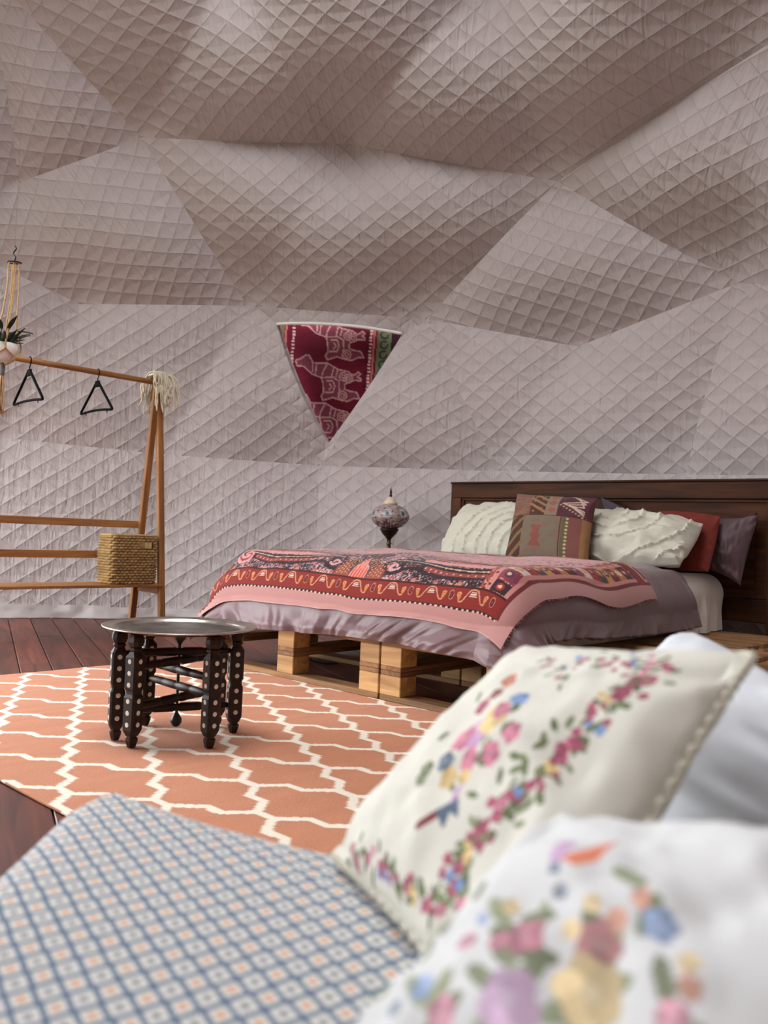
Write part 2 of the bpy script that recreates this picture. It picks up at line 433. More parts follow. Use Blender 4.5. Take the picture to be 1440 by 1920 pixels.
e1, e2 = frame_of(cenw)
window_1 = empty('window_1', (cenw[0], cenw[1], 0), 'triangular opening in the quilted lining with a white hem', None, None, 'structure')
obj('lining_panel', V, grid_faces(3 * nr, nk + 3, 0, True)[:, ::-1], M_QUILT, window_1, uv=np.stack([(V - cenw) @ e1, (V - cenw) @ e2], 1))
M_HEM = plain('white_hem', (232, 226, 222), .6)
top = np.vstack([bulge(RI[:nr + 1]) + inw * .008])
obj('hem_piping', *tube(top, .011, 8), M_HEM, window_1)

# low riser wall under the dome
base = sorted([i for i in range(len(names)) if isb(i)], key=lambda i: azel(PTS[i])[0])
wall_back = empty('wall_back', (DC[0], DC[1] + .01, 0), 'low quilted riser wall behind bed and clothes rack', None, None, 'structure')
wall_front = empty('wall_front', (DC[0], DC[1] - .01, 0), 'low quilted riser wall on the window side of the dome', None, None, 'structure')
arc = 0.0; RIS = {wall_back: [], wall_front: []}
for a, b in zip(base, base[1:] + base[:1]):
    A, B = PTS[a], PTS[b]; mid = (A + B) / 2; az, _ = azel(mid); w_ = np.linalg.norm((B - A)[:2])
    if 131 < az < 196: continue
    parw = wall_back if mid[1] > DC[1] - 1.0 else wall_front
    nu, nv = 26, 26; u = np.linspace(0, 1, nu)[:, None]; v = np.linspace(0, 1, nv)[None, :]
    P = A[None, None] * (1 - u)[..., None] + B[None, None] * u[..., None]
    P = np.broadcast_to(P, (nu, nv, 3)).copy(); P[..., 2] *= v
    n = np.array([DC[0], DC[1]]) - mid[:2]; n /= np.linalg.norm(n)
    hgt = P[..., 2]
    bl = .03 * np.sin(PI * np.clip(v, 0, 1)) ** .6 * np.ones_like(u)
    bl = bl + .03 * (1 - v); nr_ = DC - P[..., :2]; nr_ /= np.linalg.norm(nr_, axis=-1, keepdims=True); P[..., :2] += nr_ * bl[..., None]
    uvw = np.stack([(arc + u * w_) * np.ones_like(v), hgt], -1).reshape(-1, 2)
    RIS[parw].append((P.reshape(-1, 3), grid_faces(nu, nv), uvw))
    # loose plain hem at the floor
    nu, nv = 60, 8; u = np.linspace(0, 1, nu)[:, None]; v = np.linspace(0, 1, nv)[None, :]
    S = np.broadcast_to((A[:2] * (1 - u) + B[:2] * u)[:, None, :], (nu, nv, 2)).copy()
    off = .052 + .018 * (1 - v) + .012 * np.sin(u * 9 + arc * 3) * (1 - v) + .010 * vnoise(u * 14 + arc * 9, v * 2 + u * 0, 71)
    S = S + n * off[..., None]; Z = np.broadcast_to(.004 + v * .085 + .02 * vnoise(u * 7 + arc * 5, v * 0 + 2.5, 72) * v, (nu, nv))
    obj('hem', np.concatenate([S, Z[..., None]], -1).reshape(-1, 3), grid_faces(nu, nv), M_LINING, parw)
    arc += w_

for parw, lst in RIS.items():
    Vs, Fs, Us, n0 = [], [], [], 0
    for V, F, U in lst: Vs.append(V); Fs.append(F + n0); Us.append(U); n0 += len(V)
    V = np.concatenate(Vs); key = np.round(V, 3); _, ix, inv = np.unique(key, axis=0, return_index=True, return_inverse=True)
    obj('lining_panel', V[ix], inv.reshape(-1)[np.concatenate(Fs)], M_QUILT, parw, uv=np.concatenate(Us)[ix])

# ================================================================== plank floor
M_SUB = plain('floor_gap', (70, 36, 26), .9)
floor_c = np.array([DC[0], DC[1], 0])
ang = np.linspace(0, 2 * PI, 64, endpoint=False)
Vf = np.concatenate([np.stack([DC[0] + (DR + .25) * np.cos(ang), DC[1] + (DR + .25) * np.sin(ang), np.full(64, z)], 1) for z in (-.06, -.012)])
floor = obj('floor', Vf, [list(range(64))[::-1], list(range(64, 128))] + [[i, (i + 1) % 64, 64 + (i + 1) % 64, 64 + i] for i in range(64)], M_SUB, None, (DC[0], DC[1], 0), smooth=False,
            label='reddish brown varnished plank floor of the dome', kind='structure')
M_PLANK = wood('plank_wood', (70, 34, 25), (112, 58, 43), .46, 0, 1.0, .22, bump=.12)
pd = np.array([.424, -.906]); pn = np.array([.906, .424]); PWID = .137; off0 = .179
M_PLANK_MESH = {}
k0 = int((DC @ pn - DR - off0) / PWID) - 1; k1 = int((DC @ pn + DR - off0) / PWID) + 1
for k in range(k0, k1 + 1):
    cn = off0 + (k + .5) * PWID; dn = cn - DC @ pn
    hl = DR * DR - dn * dn
    if hl <= .05: continue
    hl = math.sqrt(hl) + .1; c0 = DC @ pd; lo, hi = c0 - hl, c0 + hl
    x = lo + (0 if k % 3 == 0 else random.uniform(.6, 2.0)); cuts = [lo]
    while x < hi - .5:
        if x > lo + .4: cuts.append(x)
        x += 2.15
    cuts.append(hi)
    for a, b in zip(cuts[:-1], cuts[1:]):
        c = (a + b) / 2 * pd + cn * pn
        V, F = box((0, 0, 0), ((b - a) / 2 - .002, PWID / 2 - .0022, .009), bev=.002)
        me = make_mesh('plank', V, F, False); me.materials.append(M_PLANK)
        link_mesh('plank', me, floor, Matrix.Translation((c[0], c[1], -.009)) @ Matrix.Rotation(math.atan2(pd[1], pd[0]), 4, 'Z'))
# ================================================================== llama blanket behind the triangular opening
M_BLANKET = vcol('woven_blanket', .9, 500, .3)
def on_plane(px, py, p0, n):
    r = ray(px, py); return CAM + r * (((p0 - CAM) @ n) / (r @ n))
pb = cenw - inw * .15; nb_ = 190
gx, gy = np.meshgrid(np.linspace(-150, 1600, nb_), np.linspace(-60, 1560, nb_), indexing='ij'); gx = gx.ravel(); gy = gy.ravel()
Vb = np.array([on_plane(500 + x * .19444, 580 + y * .19444, pb, inw) for x, y in zip(gx, gy)])
Vb = Vb - inw * (.012 * np.sin(gx / 190.0) + .008 * np.sin(gy / 260.0 + gx / 300))[:, None]
Cb = np.tile(lin((84, 7, 27)), (len(gx), 1)); Cb *= (1 + .12 * vnoise(gx / 60, gy / 25, 3))[:, None]
sk = gx + (gy - 150) * .075
for x0, x1, c in ((-150, 170, (78, 76, 48)), (178, 196, (150, 80, 78)), (985, 990, (30, 5, 12)), (1025, 1032, (120, 30, 40)), (1040, 1062, (150, 82, 80)), (1080, 1215, (88, 88, 62)), (1215, 1700, (40, 6, 16))):
    m = (sk > x0) & (sk < x1); Cb[m] = lin(c)
for x0, c in ((262, (180, 144, 142)), (1020, (180, 144, 142))):
    m = (abs(sk - x0) < 13) & (np.mod(gy, 33) < 20); Cb[m] = lin(c)
for k in range(9):   # scroll motifs on the olive stripe
    cy = 60 + k * 95; cx_ = 1148 - (cy - 150) * .075
    th = np.linspace(0, 5.2, 14); paint_line(Cb, gx, gy, np.stack([cx_ + 34 * np.cos(th), cy + 34 * np.sin(th)], 1), 9, (38, 44, 40))
    cx_ = 70 - (cy - 150) * .075; paint_line(Cb, gx, gy, np.stack([cx_ + 34 * np.cos(th), cy + 34 * np.sin(th)], 1), 9, (38, 44, 40))
LL = np.array([(275, 490), (330, 470), (365, 445), (400, 435), (428, 480), (445, 515), (590, 520), (690, 580), (790, 602), (840, 640), (890, 605), (908, 625), (880, 655), (912, 668), (912, 692), (850, 685), (800, 705), (760, 722), (755, 770), (800, 790), (870, 802), (890, 845), (897, 864), (850, 858), (780, 888), (700, 872), (640, 850), (580, 868), (545, 878), (525, 840), (550, 800), (545, 720), (530, 660), (430, 620), (360, 550), (290, 542)], float)
PALE, MID = (156, 116, 112), (102, 44, 56)
for dx, dy in ((42, -392), (0, 0), (-22, 385)):
    P = LL + (dx, dy); paint_poly(Cb, gx, gy, P, MID); paint_line(Cb, gx, gy, np.vstack([P, P[:1]]), 7, PALE)
    o = np.array((dx, dy))
    for l in ([(590, 520), (545, 600), (530, 660), (640, 655), (700, 690), (705, 780), (690, 850)], [(580, 690), (640, 690), (660, 740), (640, 800), (570, 800)], [(610, 720), (630, 745), (605, 775)], [(445, 520), (440, 600)], [(480, 530), (470, 620)], [(650, 560), (630, 640)], [(690, 585), (670, 650)]):
        paint_line(Cb, gx, gy, np.array(l) + o, 7, PALE)
    for c in ((745, 650), (735, 830), (790, 670)):
        for rr in (40, 18):
            th = np.linspace(0, 2 * PI, 14); paint_line(Cb, gx, gy, np.stack([c[0] + dx + rr * np.cos(th), c[1] + dy + rr * np.sin(th)], 1), 6, PALE)
blk = obj('woven_blanket', Vb, grid_faces(nb_, nb_), M_BLANKET, cols=Cb, label='maroon woven blanket with pale llamas hung behind the triangular opening', cat='blanket')

# ================================================================== pallet bed base
M_PAL = wood('pallet_pine', (168, 122, 72), (214, 168, 110), .7, 0, 1.0, .16, bump=.2)
M_PAL2 = wood('pallet_weathered', (112, 78, 48), (166, 120, 76), .75, 0, 1.0, .18, bump=.25)
BLK_T = [0.0, .5275, 1.055]; BLW = .112
def board_mesh(lx, ly, lz, mat, bev=.003):
    V, F = box((0, 0, 0), (lx / 2, ly / 2, lz / 2), bev=bev); me = make_mesh('pallet_board', V, F, False); me.materials.append(mat); return me
MBLK = board_mesh(BLW, .10, .080, M_PAL); BED_ROT = Matrix.Rotation(-BTH, 4, 'Z')
def pallet(t0, s0, depth, z0, upper, label):
    p = empty('wooden_pallet', bed(t0 + .58, s0 + depth / 2, z0), label, 'pallet', 'pallets stacked as bed base')
    def put(name, me, t, s, z): 
        q = bed(t, s, z); link_mesh(name, me, p, Matrix.Translation(q) @ BED_ROT)
    wid = BLK_T[2] + BLW
    rows = [.05, depth / 2, depth - .05]
    zb, zk, zs = (.012, .064, .114) if not upper else (.110, .058, .009)
    key = (depth, upper)
    if key not in pallet.cache:
        pallet.cache[key] = (board_mesh(wid, .10, .024, M_PAL2), board_mesh(depth, BLW, .019, M_PAL2), board_mesh(wid, .095, .022, M_PAL2))
    runner, string, slat = pallet.cache[key]
    for s in rows: put('bottom_board' if not upper else 'top_board', runner, t0 + wid / 2, s0 + s, z0 + zb)
    for s in rows:
        for bt in BLK_T: put('block', MBLK, t0 + bt + BLW / 2, s0 + s, z0 + zk)
    for bt in BLK_T:
        q = bed(t0 + bt + BLW / 2, s0 + depth / 2, z0 + zs)
        link_mesh('stringer', string, p, Matrix.Translation(q) @ Matrix.Rotation(PI / 2 - BTH, 4, 'Z'))
    if upper:
        n = int(depth / .16)
        for i in range(1, n): 
            s = depth * i / n
            if min(abs(s - r) for r in rows) > .1: put('deck_slat', slat, t0 + wid / 2, s0 + s, z0 + zb + .0)
    return p
pallet.cache = {}
Z2 = .1245
for t0, nm in ((-1.057, 'beside the clothes rack'), (.118, 'on the sofa side')):
    pallet(t0, 0.0, 1.2, 0.0, False, 'pine pallet on the floor under the bed foot, ' + nm)
    pallet(t0, 0.0, 1.2, Z2, True, 'upturned pine pallet right under the bed foot, ' + nm)
for t0, nm in ((-1.215, 'towards the lamp'), (-.046, 'jutting out past the mattress')):
    pallet(t0, 1.24, .66, 0.0, False, 'pine pallet on the floor under the bed head, ' + nm)
    pallet(t0, 1.24, .66, Z2, True, 'upturned pine pallet right under the bed head, ' + nm)
ZP = Z2 + .122

# ================================================================== mattress and bedding
def fold(a, b, T0, T1, S0, r, ztop, flare=.1, zmin=.03, emax=9.0, sq=0.0):
    """lay flat cloth coordinates (t, s) over a rounded block and let the rest hang"""
    qa = np.clip(a, T0 + r, T1 - r); qb = np.maximum(b, S0 + r); da, db = a - qa, b - qb; e = np.hypot(da, db) + 1e-9
    ua, ub = da / e, db / e; e = np.where(e > emax, emax + .35 * (e - emax), e); q = r * PI / 2; rest = np.maximum(e - q, 0); th = np.minimum(e, q) / r
    out = r * np.sin(th) + flare * rest; dz = r * (1 - np.cos(th)) + rest * math.sqrt(1 - flare * flare)
    out = out * (1 + sq * (np.maximum(ua ** 4 + ub ** 4, .5) ** -.25 - 1) * np.sin(th) ** 2)      # hanging corner follows the square block
    return qa + ua * out, qb + ub * out, np.maximum(ztop - dz, zmin), ua, ub, rest, th
def bedmap(t, s, z): return np.stack([BO[0] + t * BW[0] + s * BU[0], BO[1] + t * BW[1] + s * BU[1], z], -1)
MT0, MT1 = -.95, .755
Vm, Fm = box((0, 0, 0), ((MT1 - MT0) / 2, .96, .138), bev=.10)
M_SHEET = plain('white_cotton', (226, 222, 212), .8, bump=.25, bscale=9, bdist=.012)
q = bed((MT0 + MT1) / 2, .99, ZP + .14)
Vm = np.stack([q[0] + Vm[:, 0] * BW[0] + Vm[:, 1] * BU[0], q[1] + Vm[:, 0] * BW[1] + Vm[:, 1] * BU[1], q[2] + Vm[:, 2]], 1)
obj('mattress', Vm, Fm, M_SHEET, smooth=False, label='thick white mattress lying on the pallet base', cat='mattress')
ZM = ZP + .278
# white sheet showing between duvet and headboard
a, b = np.meshgrid(np.linspace(MT0 - .25, MT1 + .255, 150), np.linspace(1.36, 1.945, 70), indexing='ij')
t, s, z, ua, ub, rest, th = fold(a, b, MT0 - .012, MT1 + .012, -1, .10, ZM + .012, .05)
w_ = .010 * np.sin(b * 38 + 2 * vnoise(a * 4, b * 5, 5)) * np.clip(rest / .1, 0, 1) + .006 * np.sin(b * 90 + a * 7) * np.clip(rest / .1, 0, 1)
t = t + ua * w_; z = z + .004 * vnoise(a * 9, b * 9, 6)
sheet = obj('bed_sheet', bedmap(t, s, z).reshape(-1, 3), grid_faces(150, 70), M_SHEET, label='white cotton sheet hanging over the mattress edge by the headboard', cat='sheet')
# mauve duvet
M_DUV = plain('mauve_duvet', (112, 83, 85), .48, var=.06, scale=5, bump=.35, bscale=7, bdist=.02, sheen=.25, spec=.5)
DT0, DT1, DS0, DRD, ZD = -1.085, .815, -.03, .20, ZM + .052
nu, nv = 360, 330
a, b = np.meshgrid(np.linspace(DT0 - .19, DT1 + .185, nu), np.linspace(DS0 - .255, 1.50, nv), indexing='ij')
def rest_on(t, s, z, lift):
    """keep the cloth on top of mattress, sheet and pallet decks"""
    x = np.hypot(t - np.clip(t, MT0 + .088, MT1 - .088), s - np.maximum(s, .118)); xc = np.minimum(x, .1)
    z = np.where(x < .112, np.maximum(z, ZM + .020 - (.1 - np.sqrt(np.maximum(.01 - xc * xc, 0))) + .016 + lift), z)
    deck = ZP + .018 + lift - np.clip(-s / .02, 0, 1) * .5
    on = ((t > -1.062) & (s < 1.24)) | ((t > -1.225) & (s > 1.20))
    return np.where(on & (s > -.02), np.maximum(z, deck), z)
def duvet_shape(a, b, lift=0.0):
    t, s, z, ua, ub, rest, th = fold(a, b, DT0, DT1, DS0, DRD, ZD, .16, .03, .45, 1.0)
    hang = np.clip(rest / .10, 0, 1); foot = np.clip(-ub, 0, 1); side = np.abs(ua)
    al = a * foot + b * side * np.sign(ua)                    # coordinate along the hem
    sl = rest * 1.7 * np.sin(al * 2.1 + .6)                   # slanting drags
    f1 = np.abs(np.sin(al * 7.5 + sl * 6 + 1.3 * vnoise(al * 2.2, rest * 2, 8))) ** 1.6
    f2 = vnoise(al * 15 + sl * 10, rest * 7 + 3, 9)
    hemroll = np.exp(-((np.maximum(DS0 + DRD - b, 0) - .425) / .018) ** 2) * (foot > .6)
    disp = hang * (.024 * f1 + .016 * f2 + .008 * vnoise(al * 34 + sl * 30, rest * 12 + 7, 10)) + .008 * hemroll + .035 * np.clip(foot * side * 4 - .35, 0, 1) * hang
    disp = disp - .03 * hang * np.exp(-((ua - .86) / .10) ** 2) * (ua > 0)     # fold where the corner drape tucks in
    s_tuck = np.clip((rest - .12) / .03, 0, 1) * np.clip((ua - .8) / .1, 0, 1) * np.clip((b - .35) / .1, 0, 1)
    disp = disp - .035 * s_tuck
    lf = lift * np.sin(th) * 1.0
    t = t + ua * (disp + lf); s = s + ub * (disp + lf)
    slump = .07 * np.clip((DT0 + .42 - a) / .42, 0, 1) ** 1.6 + .012
    topw = .012 * vnoise(a * 3.2, b * 3.2, 12) + .006 * vnoise(a * 9, b * 5, 13) + .018 * np.sin(np.clip((a - DT0) / (DT1 - DT0), 0, 1) * PI) * np.clip(b * 2, 0, 1)
    z = z + (topw - slump) * (1 - hang) - slump * .8 * hang - .02 * np.clip((b - 1.42) / .08, 0, 1) * (rest == 0) + .016 * hang * np.sin(al * 3.3 + 1.0) + lift * np.cos(th)
    return t, s, rest_on(t, s, z, lift), ua, ub, rest, th
t, s, z, ua, ub, rest, th = duvet_shape(a, b)
duvet = obj('duvet', bedmap(t, s, z).reshape(-1, 3), grid_faces(nu, nv), M_DUV, label='mauve satin duvet draped over the mattress and bed foot', cat='duvet')
so = duvet.modifiers.new('thick', 'SOLIDIFY'); so.thickness = .014; so.offset = -1
DUV = (DT0, DT1, DS0, DRD, ZD)

# paisley throw across the bed foot
TH_A0, TH_A1, TH_B0, TH_B1 = DT0 - .055, DT1 + .012, DS0 + DRD - .338, 1.05
va = np.arange(TH_A0, TH_A1, .0034); vb_ = np.concatenate([np.arange(TH_B0, TH_B0 + .46, .0030), np.arange(TH_B0 + .46, TH_B1, .009)])
A_, B_ = np.meshgrid(va, vb_, indexing='ij'); nu, nv = A_.shape
skew = (A_ - TH_A1) * 0 + .05 * np.clip((B_ - .1) / .8, 0, 1) * np.clip((A_ - .3) / .4, 0, 1)
Af = A_ + skew + .012 * np.clip((A_ - .5) / .3, 0, 1) * np.sin(B_ * 11)
t, s, z, ua, ub, rest, th = duvet_shape(Af, B_, .012)
hang = np.clip(rest / .10, 0, 1); foot = np.clip(-ub, 0, 1)
disp = hang * (.008 + .006 * np.sin(Af * 10 + rest * 8) + .004 * np.sin(Af * 23 + 1)); t = t + ua * disp; s = s + ub * disp
u = (A_ - TH_A0).ravel(); v = (B_ - TH_B0).ravel(); ur = (TH_A1 - A_).ravel(); vr = (TH_B1 - B_).ravel(); tt = A_.ravel()
# ---- woven pattern
PK, RD, DK, PLE, SAL, GRY, ORG_, CRM = (206, 142, 134), (142, 44, 36), (52, 30, 34), (224, 168, 166), (186, 96, 76), (104, 90, 108), (196, 128, 74), (226, 192, 164)
C = np.tile(lin(PLE), (len(u), 1))
n1 = vnoise(u * 130, v * 130, 21); n2 = vnoise(u * 170 + 9, v * 170, 22); n3 = vnoise(u * 9, v * 12, 23)
dens = np.clip(1.0 - (v - .16) / .30, -.2, .75) + .35 * n3
C[n1 < dens - .40] = lin(GRY); C[n2 < dens - .80] = lin(DK); C[(n1 > .50) & (n2 > .1)] = lin(SAL); C[(n2 > .55) & (n1 < .2)] = lin(CRM)
for k in range(0, 40, 2):                                    # small arches above the red band
    cx_ = k * .058 + .02; paint_disc(C, u, v, cx_, .150, .015, (168, 84, 84) if k % 4 else (196, 124, 96), .020)
    paint_disc(C, u, v, cx_, .150, .007, (206, 140, 130), .012)
uc = -.045 - TH_A0                                      # centre of the repeat
def sp(c, r0, r1, a0, a1, n=26):
    th = np.linspace(a0, a1, n); r = np.linspace(r0, r1, n); return np.stack([c[0] + r * np.cos(th), c[1] + r * .8 * np.sin(th)], 1)
for sg in (-1, 1):
    LOW = lambda q: .165 + (q - .205) * .80
    fx = lambda P: np.stack([uc + sg * np.asarray(P)[:, 0], np.where(np.asarray(P)[:, 1] > .2, LOW(np.asarray(P)[:, 1]), np.asarray(P)[:, 1])], 1)
    body = smooth_path([(.215, .30), (.17, .325), (.13, .30), (.125, .25), (.17, .225), (.22, .25), (.20, .28)], 6)
    arm = smooth_path([(.16, .325), (.22, .335), (.32, .315), (.44, .285), (.58, .275), (.70, .29), (.80, .31)], 6)
    low = smooth_path([(.125, .26), (.17, .225), (.26, .27), (.36, .245), (.50, .225), (.66, .245), (.76, .27)], 6)
    paint_line(C, u, v, fx(arm), .015, DK); paint_line(C, u, v, fx(low), .008, DK); paint_line(C, u, v, fx(body), .010, DK)
    paint_line(C, u, v, fx(sp((.175, .272), .012, .03, 0, 6)), .005, PLE); paint_line(C, u, v, fx(arm), .0022, CRM)
    for p in arm[::3]: paint_disc(C, u, v, uc + sg * p[0], LOW(p[1]), .005, CRM)
    mid_ = smooth_path([(.34, .275), (.46, .252), (.60, .25), (.72, .27)], 8)
    paint_line(C, u, v, fx(mid_), .010, (150, 70, 62)); 
    for p in mid_[::2]: paint_disc(C, u, v, uc + sg * p[0], LOW(p[1]), .0045, PLE)
    pk = smooth_path([(.30, .36), (.42, .335), (.58, .325), (.72, .34), (.82, .335), (.855, .29), (.82, .245), (.77, .255), (.775, .285), (.80, .285)], 6)
    paint_line(C, u, v, fx(pk), .016, (226, 158, 154)); paint_line(C, u, v, fx(pk[30:]), .004, (150, 60, 60))
    for p in pk[:34:4]: paint_disc(C, u, v, uc + sg * p[0], LOW(p[1]), .004, (176, 80, 76))
    org = smooth_path([(.34, .42), (.5, .385), (.68, .385), (.84, .40), (.93, .36), (.95, .28), (.92, .20)], 6)
    paint_line(C, u, v, fx(org), .024, (196, 112, 84)); paint_line(C, u, v, fx(org), .008, DK); 
    for p in org[::3]: paint_disc(C, u, v, uc + sg * p[0], LOW(p[1]) + .014, .006, CRM)
    # orange dome beside the central bush
    dm = [(.045, .15), (.05, .22), (.075, .275), (.10, .285), (.125, .25), (.14, .20), (.145, .15)]
    paint_poly(C, u, v, fx(dm), (160, 84, 68)); paint_line(C, u, v, fx(dm), .004, (110, 48, 44))
    for i in range(5):
        for j in range(7): paint_disc(C, u, v, uc + sg * (.063 + i * .015), .165 + j * .016 + (i % 2) * .006, .0032, (230, 180, 140))
    lf = smooth_path([(.035, .15), (.045, .21), (.03, .27), (.05, .305), (.07, .285), (.055, .26)], 6)
    paint_line(C, u, v, fx(lf), .011, (92, 76, 78)); paint_line(C, u, v, fx(lf[14:]), .007, (206, 140, 84)); paint_line(C, u, v, fx(lf[14:]), .003, DK)
m = ((u - uc) / .085) ** 2 + ((v - .315) / .055) ** 2 < 1
C[m & (n1 < .45)] = lin((58, 42, 48)); 
for k in range(-2, 3):
    fl = smooth_path([(uc + k * .017 - .010, .15), (uc + k * .016 - .006, .20), (uc + k * .011, .27 - abs(k) * .028), (uc + k * .016 + .006, .20), (uc + k * .017 + .010, .15)], 5)
    paint_poly(C, u, v, fl, (214, 92, 80)); paint_line(C, u, v, fl, .0028, (240, 160, 140))
# right border: bright patchwork band between pink stripes
def band_side(w0, w1, col): C[(ur > w0) & (ur < w1) & (v > .07)] = lin(col)
band_side(0, .225, (170, 80, 66)); m = (ur > .0) & (ur < .225) & (v > .07); C[m & (n1 > .35)] = lin((66, 34, 36)); C[m & (n2 > .5)] = lin((226, 176, 150))
band_side(.178, .200, (216, 146, 136)); band_side(.090, .106, (216, 146, 136)); band_side(.072, .090, (122, 48, 44))
pal = [(196, 120, 62), (62, 36, 42), (150, 66, 90), (232, 214, 202), (172, 56, 48), (86, 70, 78), (210, 160, 90), (120, 40, 52)]
for k in range(26):
    y0 = .10 + k * .055; m = (ur > .106) & (ur < .178) & (v > y0) & (v < y0 + .048); C[m] = lin(pal[k % 8])
    paint_disc(C, u, v, u.max() - .142 + .0, y0 + .024, .017, pal[(k + 3) % 8]); paint_disc(C, u, v, u.max() - .142, y0 + .024, .008, (236, 200, 170))
    paint_disc(C, u, v, u.max() - .19, y0 + .02, .007, (130, 46, 46))
# red bands front and back
for vv, own in ((v, True), (vr, False)):
    w0, w1 = (.070, .148) if own else (.03, .10)
    m = (vv > w0) & (vv < w1) & ((ur > .085) | (not own)); C[m] = lin(RD); C[(vv > w1 - .004) & (vv < w1 + .005) & (ur > .09)] = lin((74, 28, 26))
    if not own: continue
    for k in range(-12, 12):
        x0 = uc + k * .205 + .02
        if x0 < .0 or x0 > TH_A1 - TH_A0 - .14: continue
        g = smooth_path([(x0 - 0.0648, .102), (x0 - 0.0743, .122), (x0 - 0.0594, .122), (x0 - 0.0635, .094), (x0 - 0.0459, .094), (x0 - 0.0297, .118), (x0 - 0.0162, .136), (x0, .139), (x0 + 0.0162, .136), (x0 + 0.0297, .118), (x0 + 0.0459, .094), (x0 + 0.0635, .094), (x0 + 0.0594, .12), (x0 + 0.0743, .122), (x0 + 0.0675, .104)], 4)
        paint_line(C, u, v, g, .0026, (226, 158, 120))
        for dx in (-.0635, .0635): paint_disc(C, u, v, x0 + dx, .108, .007, (212, 140, 76), .013)
        paint_line(C, u, v, [(x0 - 0.0135, .122), (x0 + 0.0135, .122)], .002, (240, 214, 196)); paint_line(C, u, v, [(x0 - 0.0095, .130), (x0 + 0.0095, .130)], .002, (240, 214, 196)); paint_line(C, u, v, [(x0 - 0.0162, .114), (x0 + 0.0162, .114)], .0018, (240, 214, 196))
        paint_disc(C, u, v, x0 + 0.1025, .113, .012, (206, 130, 110), .020); paint_disc(C, u, v, x0 + 0.1025, .113, .009, (80, 30, 30), .016); paint_disc(C, u, v, x0 + 0.1025, .113, .004, (150, 60, 50), .008)
m = (v > .062) & (v < .070) & (ur > .085); C[m] = lin((60, 28, 26)); C[m & (np.mod(u, .026) < .011) & (v < .068)] = lin((236, 210, 190))
PKB = lin((204, 152, 146)); C[(v < .062) | (ur < .072)] = PKB; C[(v < .0035)] = lin((216, 168, 160)); C[(v < .070) & (ur >= .072) & (ur < .085)] = PKB
C = C * np.array([.76, .72, .72])
M_THROW = vcol('paisley_throw', .88, 700, .35, .0018, .15, .1)
throw = obj('throw_blanket', bedmap(t, s, z).reshape(-1, 3), grid_faces(nu, nv), M_THROW, cols=C, label='paisley throw with red scroll border and pink edge across the bed foot', cat='throw')
# frayed fringe along its side edge
Pe = bedmap(t, s, z)[-1]; fr = []
for i in range(0, min(250, nv), 2):
    p = Pe[i]; d = Pe[i] - bedmap(t, s, z)[-6][i]; d = d / (np.linalg.norm(d) + 1e-9); e = p + d * .010 + RNG.normal(0, .003, 3); fr.append(tube([p, (p + e) / 2 + RNG.normal(0, .001, 3), e], .0013, 3))
Vv, Ff = join(*fr); obj('fringe', Vv, Ff, plain('fringe_yarn', (150, 96, 90), .9), throw, kind='stuff')
# ================================================================== headboard
M_DARKW = wood('stained_door_wood', (44, 22, 10), (84, 45, 20), .62, 0, .8, .12, bump=.2); M_DARKW.node_tree.nodes['Principled BSDF'].inputs['Specular IOR Level'].default_value = .2
HB0, HB1, HS, HTOP = -1.10, 1.06, 1.992, 1.035
hb = empty('headboard', bed(0, HS, 0), 'dark stained panelled wooden headboard standing behind the bed pillows', 'headboard')
def hbox(name, t0, t1, z0, z1, s0, s1, parent=None, bev=.004, mat=None):
    V, F = box((0, 0, 0), ((t1 - t0) / 2, (s1 - s0) / 2, (z1 - z0) / 2), bev=bev)
    if (z1 - z0) > (t1 - t0):   # upright piece: grain runs up
        V, F = box((0, 0, 0), ((z1 - z0) / 2, (s1 - s0) / 2, (t1 - t0) / 2), bev=bev); R_ = Matrix.Rotation(PI / 2, 4, 'Y')
    else: R_ = Matrix.Identity(4)
    me = make_mesh(name, V, F, False); me.materials.append(mat or M_DARKW)
    return link_mesh(name, me, parent or hb, Matrix.Translation(bed((t0 + t1) / 2, (s0 + s1) / 2, (z0 + z1) / 2)) @ BED_ROT @ R_)
hbox('top_rail', HB0, HB1, HTOP - .095, HTOP, HS - .022, HS + .018)
hbox('top_cap', HB0 - .004, HB1 + .004, HTOP, HTOP + .012, HS - .03, HS + .02)
hbox('bottom_rail', HB0, HB1, .30, .42, HS - .022, HS + .018)
for t0, t1 in ((HB0, HB0 + .085), (HB1 - .085, HB1)): hbox('stile', t0, t1, .004, HTOP - .0955, HS - .0225, HS + .0175)
hbox('centre_stile', -.045, .045, .4205, HTOP - .0955, HS - .0215, HS + .017)
for t0, t1 in ((HB0 + .085, -.045), (.045, HB1 - .085)):
    p = hbox('door_panel', t0 + .001, t1 - .001, .4205, HTOP - .096, HS + .004, HS + .012)
    for a0, a1, z0, z1 in ((t0, t1, HTOP - .112, HTOP - .096), (t0, t1, .421, .437), (t0, t0 + .016, .437, HTOP - .112), (t1 - .016, t1, .437, HTOP - .112)):
        hbox('moulding', a0, a1, z0, z1, HS - .010, HS + .004, p, .003)
    hbox('raised_field', t0 + .07, t1 - .07, .49, HTOP - .165, HS - .006, HS + .004, p, .006)

